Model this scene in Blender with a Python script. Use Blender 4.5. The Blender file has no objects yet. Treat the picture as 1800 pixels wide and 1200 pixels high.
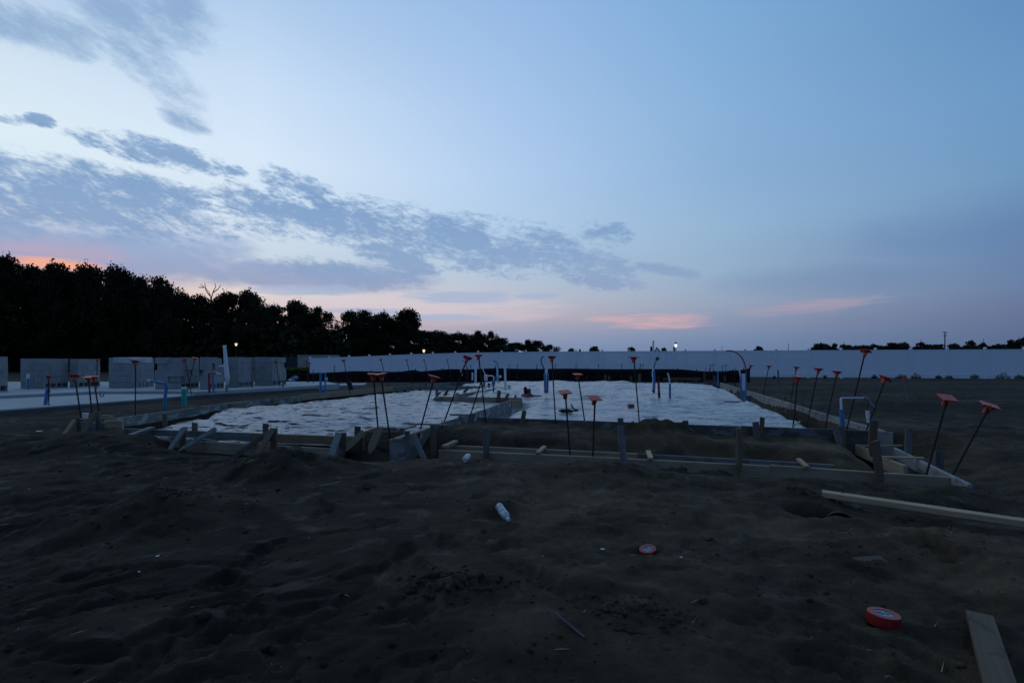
import bpy, bmesh, math, random, zlib
import numpy as np
from mathutils import Vector, Matrix

random.seed(7)
rng = np.random.default_rng(7)
S = bpy.context.scene
COL = S.collection
R = math.radians

# ------------------------------------------------------------------ camera
F, CX, HY, CH = 900.0, 900.0, 638.0, 1.05      # focal (px of 1800), centre, horizon row, eye height
cam = bpy.data.cameras.new("camera")
cam_o = bpy.data.objects.new("camera", cam)
COL.objects.link(cam_o)
cam.sensor_width = 36.0
cam.lens = 18.0
cam.shift_y = 38 / 1800
cam.clip_start = 0.05
cam.clip_end = 3000
cam_o.location = (0, 0, CH)
cam_o.rotation_euler = (R(90), 0, 0)
S.camera = cam_o

# ------------------------------------------------------------------ exposure
S.view_settings.view_transform = 'Standard'
S.view_settings.look = 'None'
S.view_settings.exposure = 0.0
S.view_settings.gamma = 1.0
S.view_settings.use_curve_mapping = False


def lin(c, k=1.0):
    out = []
    for v in c:
        v = v / 255.0
        out.append(k * (v / 12.92 if v <= 0.04045 else ((v + 0.055) / 1.055) ** 2.4))
    return (out[0], out[1], out[2], 1.0)


# ------------------------------------------------------------------ dusk sky
W = bpy.data.worlds.new("World")
S.world = W
W.use_nodes = True
WT = W.node_tree
WT.nodes.clear()


class NB:
    """small node builder"""
    def __init__(self, tree):
        self.t = tree

    def n(self, kind, **kw):
        nd = self.t.nodes.new(kind)
        for k, v in kw.items():
            setattr(nd, k, v)
        return nd

    def put(self, sock, v):
        if isinstance(v, bpy.types.NodeSocket):
            self.t.links.new(v, sock)
        else:
            sock.default_value = v

    def m(self, op, a, b=0.0, c=None, clamp=False):
        nd = self.n('ShaderNodeMath', operation=op, use_clamp=clamp)
        self.put(nd.inputs[0], a)
        self.put(nd.inputs[1], b)
        if c is not None:
            self.put(nd.inputs[2], c)
        return nd.outputs[0]

    def mix(self, f, a, b, blend='MIX'):
        nd = self.n('ShaderNodeMix', data_type='RGBA', blend_type=blend)
        self.put(nd.inputs[0], f)
        self.put(nd.inputs[6], a)
        self.put(nd.inputs[7], b)
        return nd.outputs[2]

    def ramp(self, f, stops, interp='LINEAR'):
        nd = self.n('ShaderNodeValToRGB')
        nd.color_ramp.interpolation = interp
        e = nd.color_ramp.elements
        while len(e) > 1:
            e.remove(e[-1])
        e[0].position = stops[0][0]
        e[0].color = stops[0][1]
        for p, c in stops[1:]:
            k = e.new(p)
            k.color = c
        self.put(nd.inputs[0], f)
        return nd.outputs[0]

    def smooth(self, v, a, b):
        nd = self.n('ShaderNodeMapRange', interpolation_type='SMOOTHSTEP')
        self.put(nd.inputs[0], v)
        nd.inputs[1].default_value = a
        nd.inputs[2].default_value = b
        return nd.outputs[0]

    def noise(self, vec, scale, detail=4, rough=0.55, dist=0.0):
        nd = self.n('ShaderNodeTexNoise')
        if vec is not None:
            self.put(nd.inputs['Vector'], vec)
        nd.inputs['Scale'].default_value = scale
        nd.inputs['Detail'].default_value = detail
        nd.inputs['Roughness'].default_value = rough
        nd.inputs['Distortion'].default_value = dist
        return nd.outputs[0]


SUN_AZ, SUN_EL = -41.0, 1.5          # degrees right of the view axis, above the horizon
b = NB(WT)
tc = b.n('ShaderNodeTexCoord').outputs['Generated']
sep = b.n('ShaderNodeSeparateXYZ')
WT.links.new(tc, sep.inputs[0])
DEG = 180 / math.pi
el = b.m('MULTIPLY', b.m('ARCSINE', sep.outputs[2]), DEG)
az = b.m('MULTIPLY', b.m('ARCTAN2', sep.outputs[0], sep.outputs[1]), DEG)
elf = b.m('DIVIDE', el, 90.0, clamp=True)


def column(stops):
    return b.ramp(elf, [(e_ / 90.0, lin(c)) for e_, c in stops])


ZEN = (106, 146, 190)
BACK = [(0, (62, 87, 128)), (6, (71, 100, 149)), (15, (79, 112, 164)), (35, (86, 122, 174)), (90, ZEN)]
COLS = [
    (-180, BACK), (-110, BACK),
    (-45, [(0, (196, 150, 150)), (7, (205, 172, 172)), (10, (196, 200, 218)), (15, (216, 234, 247)), (18.5, (221, 238, 249)),
           (23, (210, 229, 245)), (28, (186, 211, 236)), (40, (140, 178, 218)), (90, ZEN)]),
    (-26.6, [(0, (160, 150, 170)), (4, (205, 180, 180)), (7, (222, 212, 212)), (11, (200, 216, 232)), (15, (213, 230, 246)),
             (20, (216, 234, 252)), (26, (203, 225, 249)), (32, (180, 208, 240)), (45, (136, 174, 218)), (90, ZEN)]),
    (0, [(0, (118, 140, 176)), (2, (132, 150, 184)), (3.7, (158, 163, 188)), (5.2, (186, 176, 190)), (7, (186, 190, 205)),
         (10, (176, 197, 220)), (15, (178, 206, 234)), (20, (177, 206, 240)), (26, (169, 200, 238)), (35, (152, 188, 231)),
         (50, (125, 165, 212)), (90, ZEN)]),
    (22, [(0, (98, 122, 160)), (2.2, (112, 136, 172)), (4, (134, 148, 178)), (6, (148, 163, 188)), (9.2, (148, 175, 202)),
          (14, (149, 182, 214)), (19, (141, 178, 217)), (25, (137, 178, 219)), (33, (126, 172, 217)), (50, (112, 156, 205)), (90, ZEN)]),
    (45, [(0, (82, 102, 138)), (2.2, (90, 110, 146)), (4, (100, 116, 152)), (6.2, (104, 128, 166)), (10.6, (100, 134, 178)),
          (15, (112, 153, 193)), (21, (108, 153, 199)), (27, (98, 145, 193)), (45, (98, 142, 192)), (90, ZEN)]),
    (110, BACK), (180, BACK)]
sky = column(COLS[0][1])
for (a0, _), (a1, st) in zip(COLS[:-1], COLS[1:]):
    sky = b.mix(b.smooth(az, a0, a1) if (a1 - a0) > 60 else b.m('DIVIDE', b.m('SUBTRACT', az, a0), a1 - a0, clamp=True), sky, column(st))
nish = b.n('ShaderNodeTexSky', sky_type='NISHITA')
nish.sun_disc = False
nish.sun_elevation = R(SUN_EL)
nish.sun_rotation = R(SUN_AZ)
nscale = b.mix(1.0, nish.outputs[0], (0.12, 0.12, 0.12, 1), 'MULTIPLY')
sky = b.mix(0.06, sky, nscale)

# cloud noise in azimuth / elevation
cv = b.n('ShaderNodeCombineXYZ')
WT.links.new(b.m('MULTIPLY', az, 0.16), cv.inputs[0])
WT.links.new(b.m('MULTIPLY', b.m('ADD', el, b.m('MULTIPLY', az, 0.14)), 0.40), cv.inputs[1])
n1 = b.m('SUBTRACT', b.noise(cv.outputs[0], 1.0, 5, 0.6, 0.35), 0.5)
n2 = b.m('SUBTRACT', b.noise(cv.outputs[0], 4.2, 6, 0.62, 0.5), 0.5)
n3 = b.m('SUBTRACT', b.noise(cv.outputs[0], 13.0, 4, 0.6, 0.3), 0.5)
cs = b.n('ShaderNodeCombineXYZ')
WT.links.new(b.m('MULTIPLY', az, 0.09), cs.inputs[0])
WT.links.new(b.m('MULTIPLY', b.m('SUBTRACT', el, b.m('MULTIPLY', az, 0.03)), 0.95), cs.inputs[1])
s1 = b.m('SUBTRACT', b.noise(cs.outputs[0], 1.0, 6, 0.6, 0.3), 0.5)
s2 = b.m('SUBTRACT', b.noise(cs.outputs[0], 4.0, 5, 0.6, 0.3), 0.5)


def azel(x, y):
    dx, dz = (x - CX) / F, (HY - y) / F
    return math.degrees(math.atan(dx)), math.degrees(math.atan(dz / math.hypot(1, dx)))


def seg(p0, p1, th):
    """1 on the line between two sky points, 0 at the edge of a soft ellipse round it"""
    (a0, e0), (a1, e1) = azel(*p0), azel(*p1)
    am, em = (a0 + a1) / 2, (e0 + e1) / 2
    ang = math.atan2(e1 - e0, a1 - a0)
    t = azel((p0[0] + p1[0]) / 2, (p0[1] + p1[1]) / 2 - th)[1] - em
    L = math.hypot(a1 - a0, e1 - e0) / 2 + t * 0.8
    da, de = b.m('SUBTRACT', az, am), b.m('SUBTRACT', el, em)
    ca, sa = math.cos(ang), math.sin(ang)
    u = b.m('DIVIDE', b.m('ADD', b.m('MULTIPLY', da, ca), b.m('MULTIPLY', de, sa)), L)
    v = b.m('DIVIDE', b.m('SUBTRACT', b.m('MULTIPLY', de, ca), b.m('MULTIPLY', da, sa)), t)
    u4 = b.m('POWER', b.m('ABSOLUTE', u), 3.0)
    return b.m('SUBTRACT', 1.0, b.m('ADD', u4, b.m('MULTIPLY', v, v)))


def cloud(sky, segs, color, amp=2.2, amp2=0.8, lo=0.0, hi=0.5, opacity=1.0, streak=False):
    d = None
    for s_ in segs:
        e_ = b.m('MAXIMUM', seg(*s_), -1.5)
        d = e_ if d is None else b.m('MAXIMUM', d, e_)
    if streak:
        d = b.m('ADD', d, b.m('ADD', b.m('MULTIPLY', s1, amp), b.m('MULTIPLY', s2, amp2)))
        return b.mix(b.m('MULTIPLY', b.smooth(d, lo, hi), opacity), sky, color)
    d = b.m('ADD', b.m('ADD', d, b.m('MULTIPLY', n3, amp2 * 0.45)), b.m('ADD', b.m('MULTIPLY', n1, amp), b.m('MULTIPLY', n2, amp2)))
    return b.mix(b.m('MULTIPLY', b.smooth(d, lo, hi), opacity), sky, color)


def crmp(stops):
    return column(stops)


CLD = crmp([(0, (148, 154, 184)), (7, (144, 160, 192)), (11, (136, 163, 199)), (16, (124, 157, 198)), (24, (132, 165, 203)), (40, (138, 168, 206))])
LAV = crmp([(0, (158, 154, 182)), (8, (150, 160, 192)), (12, (148, 174, 210)), (90, (150, 178, 214))])
# soft veils
sky = cloud(sky, [((430, 522), (1000, 545), 30)], lin((214, 202, 210)), 1.6, 0.5, 0.0, 1.2, 0.6, True)
sky = cloud(sky, [((-250, 425), (420, 455), 66), ((300, 470), (760, 492), 26)], LAV, 1.4, 0.5, -0.2, 0.8, 0.95)
sky = cloud(sky, [((1480, 425), (2100, 380), 60), ((1250, 500), (1700, 478), 34)], lin((100, 130, 174)), 0.9, 0.2, 0.0, 1.5, 0.42)
sky = cloud(sky, [((700, 518), (905, 524), 15), ((430, 508), (640, 512), 12), ((900, 522), (985, 519), 7), ((560, 545), (720, 548), 7), ((640, 560), (900, 556), 8)], lin((162, 178, 206)), 2.6, 1.2, 0.0, 1.0, 0.8, True)
# banks and cloudlets
sky = cloud(sky, [((-400, 290), (40, 322), 78), ((-60, 330), (345, 378), 66), ((200, 322), (360, 350), 26)], CLD, 3.6, 2.2, -0.3, 0.95, 0.94)
sky = cloud(sky, [((385, 350), (780, 412), 42), ((640, 398), (1010, 450), 48), ((900, 438), (1105, 474), 28), ((990, 488), (1135, 503), 15), ((1030, 406), (1098, 414), 24),
                  ((480, 465), (720, 492), 24), ((1120, 466), (1225, 482), 10), ((620, 430), (760, 470), 26)], CLD, 3.2, 2.4, -0.15, 1.0, 0.94)
sky = cloud(sky, [((150, 238), (400, 298), 25), ((400, 297), (430, 306), 12), ((470, 312), (580, 350), 26), ((54, 207), (88, 214), 13)], CLD, 2.8, 2.2, -0.1, 0.95, 0.94)
sky = cloud(sky, [((-60, 207), (98, 215), 11)], CLD, 3.4, 3.0, 0.1, 1.3, 0.7)
sky = cloud(sky, [((100, -110), (330, 184), 50), ((-160, -5), (160, 70), 50), ((285, 196), (360, 226), 17), ((215, -70), (345, 40), 84)], CLD, 2.8, 1.1, -0.25, 1.4, 0.85)
# last sunset colour on low cloud
sky = cloud(sky, [((1010, 563), (1270, 562), 16)], lin((220, 172, 174)), 3.6, 1.4, 0.1, 1.6, 0.68, True)
sky = cloud(sky, [((1270, 558), (1545, 530), 17)], lin((176, 156, 174)), 3.2, 1.2, 0.1, 1.5, 0.7, True)
sky = cloud(sky, [((-60, 440), (240, 456), 40)], lin((206, 164, 180)), 2.2, 0.8, 0.1, 1.5, 0.5, True)
sky = cloud(sky, [((15, 459), (190, 468), 13)], lin((252, 172, 134)), 2.0, 1.0, -0.1, 0.9, 0.95, True)
bg = b.n('ShaderNodeBackground')
WT.links.new(sky, bg.inputs[0])
bg.inputs[1].default_value = 1.03
WT.links.new(bg.outputs[0], b.n('ShaderNodeOutputWorld').inputs[0])
try:
    W.cycles.sampling_method = 'MANUAL'
    W.cycles.sample_map_resolution = 512
except Exception:
    pass

# ------------------------------------------------------------------ the last of the sun
sun = bpy.data.lights.new("sun", 'SUN')
sun.energy = 0.04
sun.angle = R(14)
sun.color = (1.0, 0.72, 0.5)
sun_o = bpy.data.objects.new("sun", sun)
COL.objects.link(sun_o)
sd = Vector((math.sin(R(SUN_AZ)) * math.cos(R(3)), math.cos(R(SUN_AZ)) * math.cos(R(3)), math.sin(R(3))))
sun_o.rotation_euler = sd.to_track_quat('Z', 'Y').to_euler()

# ------------------------------------------------------------------ helpers


def PY(x, y, Y):
    return Vector(((x - CX) / F * Y, Y, CH - (y - HY) / F * Y))


def Pz(x, y, z):
    return PY(x, y, (CH - z) * F / (y - HY))


def link(o, parent=None):
    COL.objects.link(o)
    if parent is not None:
        o.parent = parent
    return o


def tag(o, label=None, cat=None, group=None, kind=None):
    for k, v in (('label', label), ('category', cat), ('group', group), ('kind', kind)):
        if v:
            o[k] = v
    return o


def root(name, loc, label, cat, group=None):
    o = bpy.data.objects.new(name, None)
    o.empty_display_size = 0.1
    o.location = loc
    link(o)
    return tag(o, label, cat, group)


def bm_obj(name, bm, mat, parent=None, smooth=False, loc=None):
    me = bpy.data.meshes.new(name)
    bm.normal_update()
    bm.to_mesh(me)
    bm.free()
    if smooth:
        me.polygons.foreach_set('use_smooth', [True] * len(me.polygons))
    me.materials.append(mat)
    o = bpy.data.objects.new(name, me)
    if loc is not None:
        o.location = loc
    return link(o, parent)


def np_obj(name, co, faces, mat, parent=None, smooth=False, loc=None):
    me = bpy.data.meshes.new(name)
    co = np.asarray(co, dtype=np.float32)
    faces = np.asarray(faces, dtype=np.int32)
    k = faces.shape[1]
    me.vertices.add(len(co))
    me.vertices.foreach_set('co', co.ravel())
    me.loops.add(faces.size)
    me.loops.foreach_set('vertex_index', faces.ravel())
    me.polygons.add(len(faces))
    me.polygons.foreach_set('loop_start', np.arange(len(faces), dtype=np.int32) * k)
    me.polygons.foreach_set('loop_total', np.full(len(faces), k, dtype=np.int32))
    if smooth:
        me.polygons.foreach_set('use_smooth', np.ones(len(faces), dtype=bool))
    me.update(calc_edges=True)
    me.materials.append(mat)
    o = bpy.data.objects.new(name, me)
    if loc is not None:
        o.location = loc
    return link(o, parent)


def box(bm, x0, x1, y0, y1, z0, z1, bev=0.0):
    r = bmesh.ops.create_cube(bm, size=1.0)
    vs = r['verts']
    for v in vs:
        v.co = Vector(((x0 + x1) / 2 + v.co.x * (x1 - x0), (y0 + y1) / 2 + v.co.y * (y1 - y0), (z0 + z1) / 2 + v.co.z * (z1 - z0)))
    if bev > 0:
        es = list({e for v in vs for e in v.link_edges})
        bmesh.ops.bevel(bm, geom=es, offset=bev, segments=2, affect='EDGES', profile=0.6)
    return vs


def lathe(bm, prof, n=16, M=Matrix.Identity(4)):
    """profile of (radius, height) turned about z"""
    rings = []
    for r_, z_ in prof:
        rings.append([bm.verts.new(M @ Vector((r_ * math.cos(2 * math.pi * k / n), r_ * math.sin(2 * math.pi * k / n), z_))) for k in range(n)])
    for A, B in zip(rings[:-1], rings[1:]):
        for k in range(n):
            bm.faces.new((A[k], A[(k + 1) % n], B[(k + 1) % n], B[k]))
    return rings


def caps(bm, rings):
    bm.faces.new(list(reversed(rings[0])))
    bm.faces.new(rings[-1])


def tube(bm, pts, r, n=10, close=True):
    """round tube along a polyline; r a number or one radius per point"""
    pts = [Vector(p) for p in pts]
    rr = [r] * len(pts) if isinstance(r, (int, float)) else r
    rings = []
    ref = None
    for i, p in enumerate(pts):
        t = (pts[min(i + 1, len(pts) - 1)] - pts[max(i - 1, 0)]).normalized()
        if ref is None:
            ref = Vector((0, 1, 0)) if abs(t.y) < 0.9 else Vector((1, 0, 0))
        u = (ref - t * ref.dot(t)).normalized()
        v = t.cross(u)
        ref = u
        rings.append([bm.verts.new(p + rr[i] * (u * math.cos(2 * math.pi * k / n) + v * math.sin(2 * math.pi * k / n))) for k in range(n)])
    for A, B in zip(rings[:-1], rings[1:]):
        for k in range(n):
            bm.faces.new((A[k], A[(k + 1) % n], B[(k + 1) % n], B[k]))
    if close:
        caps(bm, rings)
    return rings


def curve(pts, n=8):
    """Catmull-Rom through points"""
    P = [Vector(p) for p in pts]
    out = []
    for i in range(len(P) - 1):
        p0, p1, p2, p3 = P[max(i - 1, 0)], P[i], P[i + 1], P[min(i + 2, len(P) - 1)]
        for k in range(n):
            t = k / n
            out.append(0.5 * ((2 * p1) + (p2 - p0) * t + (2 * p0 - 5 * p1 + 4 * p2 - p3) * t * t + (3 * p1 - p0 - 3 * p2 + p3) * t ** 3))
    out.append(P[-1])
    return out


def axes_matrix(o, x, hint):
    """frame at o with X along x and Z as near hint as can be"""
    x = x.normalized()
    z = (hint - x * hint.dot(x)).normalized()
    y = z.cross(x)
    M = Matrix((x, y, z)).transposed().to_4x4()
    M.translation = o
    return M


def beam(name, p0, p1, h, t, mat, label, cat='board', group=None, bev=0.003, below=True, warp=0.006):
    """a board on edge whose top runs from p0 to p1: height h down, thickness t"""
    p0, p1 = Vector(p0), Vector(p1)
    L = (p1 - p0).length
    n = max(2, int(L / 0.35))
    bm = bmesh.new()
    rs = random.Random(zlib.crc32(label.encode()))
    ph = rs.random() * 6
    rings = []
    for i in range(n + 1):
        x = L * i / n
        dy = warp * math.sin(x * 1.7 + ph)
        dz = warp * 0.6 * math.sin(x * 1.1 + ph * 2)
        lo, hi = (-h, 0.0) if below else (0.0, h)
        c = min(0.006, t * 0.2)
        sec = [(-t / 2 + c, lo), (t / 2 - c, lo), (t / 2, lo + c), (t / 2, hi - c), (t / 2 - c, hi), (-t / 2 + c, hi), (-t / 2, hi - c), (-t / 2, lo + c)]
        rings.append([bm.verts.new((x, dy + a, dz + z)) for a, z in sec])
    for A, B in zip(rings[:-1], rings[1:]):
        for k in range(8):
            bm.faces.new((A[k], B[k], B[(k + 1) % 8], A[(k + 1) % 8]))
    bm.faces.new(rings[0])
    bm.faces.new(list(reversed(rings[-1])))
    bmesh.ops.recalc_face_normals(bm, faces=bm.faces)
    o = bm_obj(name, bm, mat)
    o.matrix_world = axes_matrix(p0, p1 - p0, Vector((0, 0, 1)))
    return tag(o, label, cat, group)


def stake(name, base, top, w, t, mat, label, cat='stake', group=None, face=Vector((0, -1, 0)), sink=0.12, pointed=True):
    """a sawn stick from base to top; broad side turned to `face`"""
    base, top = Vector(base), Vector(top)
    d = (top - base).normalized()
    base = base - d * sink
    L = (top - base).length
    bm = bmesh.new()
    rs = random.Random(zlib.crc32(label.encode()))
    sec = [(-w / 2, -t / 2), (w / 2, -t / 2), (w / 2, t / 2), (-w / 2, t / 2)]
    st = [(0.0, 0.25 if pointed else 1.0), (min(0.12, L * 0.25), 1.0), (L * 0.6, 1.0), (L, 1.0)]
    rings = []
    for x, k in st:
        j = 0.0 if x < L else 1.0
        rings.append([bm.verts.new((x + j * rs.uniform(-0.008, 0.008), a * k, c * k)) for a, c in sec])
    for A, B in zip(rings[:-1], rings[1:]):
        for k in range(4):
            bm.faces.new((A[k], A[(k + 1) % 4], B[(k + 1) % 4], B[k]))
    bm.faces.new(rings[0])
    bm.faces.new(rings[-1])
    bmesh.ops.recalc_face_normals(bm, faces=bm.faces)
    bmesh.ops.bevel(bm, geom=[e for e in bm.edges], offset=0.0025, segments=1, affect='EDGES')
    o = bm_obj(name, bm, mat)
    o.matrix_world = axes_matrix(base, d, face)
    return tag(o, label, cat, group)


# ------------------------------------------------------------------ materials


def new_mat(name):
    m = bpy.data.materials.new(name)
    m.use_nodes = True
    t = m.node_tree
    p = t.nodes['Principled BSDF']
    return m, NB(t), p


def flat(name, color, rough=0.6, var=0.12, scale=18, spec=0.4, bump=0.0, metal=0.0):
    m, q, p = new_mat(name)
    oc = q.n('ShaderNodeTexCoord').outputs['Object']
    nz = q.noise(oc, scale, 4)
    dark = tuple(c * (1 - var * 1.6) for c in color) + (1,)
    lite = tuple(min(1, c * (1 + var)) for c in color) + (1,)
    q.put(p.inputs['Base Color'], q.ramp(nz, [(0.3, dark), (0.7, lite)]))
    p.inputs['Roughness'].default_value = rough
    p.inputs['Specular IOR Level'].default_value = spec
    p.inputs['Metallic'].default_value = metal
    if bump:
        bp = q.n('ShaderNodeBump')
        bp.inputs['Strength'].default_value = bump
        bp.inputs['Distance'].default_value = 0.01
        q.put(bp.inputs['Height'], q.noise(oc, scale * 3, 6))
        m.node_tree.links.new(bp.outputs[0], p.inputs['Normal'])
    return m


def wood(name, c0, c1, stain=None, stain_amt=0.5, rough=0.75):
    m, q, p = new_mat(name)
    oc = q.n('ShaderNodeTexCoord').outputs['Object']
    rnd = q.n('ShaderNodeObjectInfo').outputs['Random']
    mp = q.n('ShaderNodeMapping')
    q.put(mp.inputs['Vector'], oc)
    mp.inputs['Scale'].default_value = (1.2, 22, 22)
    off = q.n('ShaderNodeCombineXYZ')
    q.put(off.inputs[0], q.m('MULTIPLY', rnd, 30.0))
    q.put(mp.inputs['Location'], off.outputs[0])
    g = q.noise(mp.outputs[0], 1.6, 6, 0.6, 0.8)
    col = q.ramp(g, [(0.28, c0 + (1,)), (0.72, c1 + (1,))])
    mp2 = q.n('ShaderNodeMapping')
    q.put(mp2.inputs['Vector'], oc)
    mp2.inputs['Scale'].default_value = (3.0, 5, 5)
    q.put(mp2.inputs['Location'], off.outputs[0])
    if stain:
        sm = q.smooth(q.noise(mp2.outputs[0], 1.3, 6, 0.65, 0.5), 0.62 - 0.3 * stain_amt, 0.72 - 0.25 * stain_amt)
        col = q.mix(sm, col, stain + (1,))
    bl = q.smooth(q.noise(mp2.outputs[0], 0.7, 3), 0.25, 0.75)
    col = q.mix(q.m('MULTIPLY', bl, 0.45), col, q.mix(0.6, col, (0.03, 0.028, 0.026, 1)))
    kn = q.n('ShaderNodeTexVoronoi')
    q.put(kn.inputs['Vector'], mp2.outputs[0])
    kn.inputs['Scale'].default_value = 0.8
    col = q.mix(q.m('MULTIPLY', q.smooth(kn.outputs[0], 0.09, 0.03), 0.8), col, (0.05, 0.03, 0.02, 1))
    hv = q.n('ShaderNodeHueSaturation')
    q.put(hv.inputs['Color'], col)
    q.put(hv.inputs['Value'], q.m('ADD', 0.75, q.m('MULTIPLY', rnd, 0.5)))
    q.put(p.inputs['Base Color'], hv.outputs[0])
    p.inputs['Roughness'].default_value = rough
    p.inputs['Specular IOR Level'].default_value = 0.25
    bp = q.n('ShaderNodeBump')
    bp.inputs['Strength'].default_value = 0.35
    bp.inputs['Distance'].default_value = 0.004
    q.put(bp.inputs['Height'], g)
    m.node_tree.links.new(bp.outputs[0], p.inputs['Normal'])
    return m


M = {}
M['tan'] = wood('pine_wood', (0.28, 0.20, 0.125), (0.44, 0.33, 0.215))
M['lath'] = wood('pale_lath_wood', (0.31, 0.21, 0.112), (0.47, 0.335, 0.19))
M['brown'] = wood('brown_wood', (0.10, 0.067, 0.04), (0.19, 0.13, 0.08))
M['ply'] = wood('ochre_plywood', (0.22, 0.13, 0.065), (0.33, 0.20, 0.105))
M['worn'] = wood('worn_brown_wood', (0.085, 0.055, 0.033), (0.145, 0.097, 0.06), (0.06, 0.042, 0.03), 0.4)
M['grey'] = wood('weathered_wood', (0.12, 0.115, 0.105), (0.22, 0.21, 0.19), (0.10, 0.095, 0.085), 0.4)
M['splash'] = wood('concrete_splashed_wood', (0.11, 0.112, 0.10), (0.19, 0.192, 0.175), (0.34, 0.35, 0.34), 0.38)
M['dark'] = wood('dark_form_wood', (0.06, 0.055, 0.048), (0.115, 0.107, 0.094), (0.17, 0.17, 0.16), 0.4)
M['pale'] = wood('pale_form_wood', (0.20, 0.195, 0.18), (0.30, 0.29, 0.27), (0.14, 0.135, 0.125), 0.35)
M['orange'] = flat('orange_plastic', (0.55, 0.06, 0.032), 0.45, 0.12, 25)
M['rebar'] = flat('rusty_rebar', (0.03, 0.022, 0.018), 0.75, 0.3, 60, 0.3, 0.4)
M['white_pvc'] = flat('white_pvc', (0.68, 0.70, 0.70), 0.35, 0.06, 12)
M['blue_pipe'] = flat('blue_pipe', (0.045, 0.19, 0.36), 0.4, 0.12, 14)
M['red_pipe'] = flat('red_pipe', (0.35, 0.02, 0.03), 0.4, 0.12, 14)
M['teal_pipe'] = flat('teal_pipe', (0.03, 0.33, 0.28), 0.4, 0.1, 14)
M['cyan'] = flat('light_blue_plastic', (0.2, 0.5, 0.6), 0.4)
M['grey_plastic'] = flat('grey_plastic', (0.2, 0.22, 0.25), 0.5)
M['dull_grey'] = flat('dull_grey_plastic', (0.05, 0.052, 0.06), 0.7)
M['black_pipe'] = flat('black_pipe', (0.012, 0.012, 0.012), 0.6, 0.2, 20, 0.3)
M['vinyl'] = flat('white_vinyl', (0.82, 0.84, 0.85), 0.45, 0.03, 0.6)
M['silt'] = flat('black_silt_fabric', (0.010, 0.010, 0.011), 0.85, 0.3, 3, 0.15, 0.3)
M['beige'] = flat('beige_metal', (0.36, 0.32, 0.27), 0.6, 0.08, 2)
M['navy'] = flat('dark_metal', (0.03, 0.035, 0.045), 0.55, 0.15, 2)
M['bark'] = flat('bark', (0.055, 0.046, 0.038), 0.9, 0.3, 4, 0.2, 0.6)
M['paper'] = flat('white_paper', (0.72, 0.72, 0.70), 0.7, 0.06, 30)
M['label'] = flat('printed_core_label', (0.25, 0.29, 0.35), 0.6, 0.15, 60)
M['ink'] = flat('dark_ink', (0.02, 0.025, 0.07), 0.6)
M['ink_green'] = flat('green_ink', (0.03, 0.12, 0.13), 0.6)
M['red_tape'] = flat('red_tape', (0.27, 0.010, 0.010), 0.42, 0.12, 30, 0.5)
M['brick'] = flat('red_brick', (0.28, 0.07, 0.05), 0.8, 0.2, 30)
M['pole'] = flat('pole_wood', (0.05, 0.045, 0.04), 0.9)
M['wrap'] = flat('clear_wrap', (0.42, 0.45, 0.49), 0.25, 0.15, 3, 0.6)


def leaf_mat(name, c0, c1):
    m, q, p = new_mat(name)
    oc = q.n('ShaderNodeTexCoord').outputs['Object']
    rnd = q.n('ShaderNodeObjectInfo').outputs['Random']
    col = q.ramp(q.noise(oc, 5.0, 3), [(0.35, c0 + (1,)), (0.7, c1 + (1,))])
    hv = q.n('ShaderNodeHueSaturation')
    q.put(hv.inputs['Color'], col)
    q.put(hv.inputs['Value'], q.m('ADD', 0.7, q.m('MULTIPLY', rnd, 0.5)))
    q.put(p.inputs['Base Color'], hv.outputs[0])
    p.inputs['Roughness'].default_value = 0.8
    p.inputs['Specular IOR Level'].default_value = 0.1
    return m


M['leaf'] = leaf_mat('oak_foliage', (0.014, 0.021, 0.010), (0.028, 0.038, 0.017))
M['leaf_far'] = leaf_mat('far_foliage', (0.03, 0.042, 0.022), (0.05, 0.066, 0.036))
M['weed'] = leaf_mat('weed_foliage', (0.05, 0.07, 0.03), (0.08, 0.10, 0.045))
M['grass'] = leaf_mat('grass_blades', (0.10, 0.13, 0.04), (0.16, 0.18, 0.06))


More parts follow.
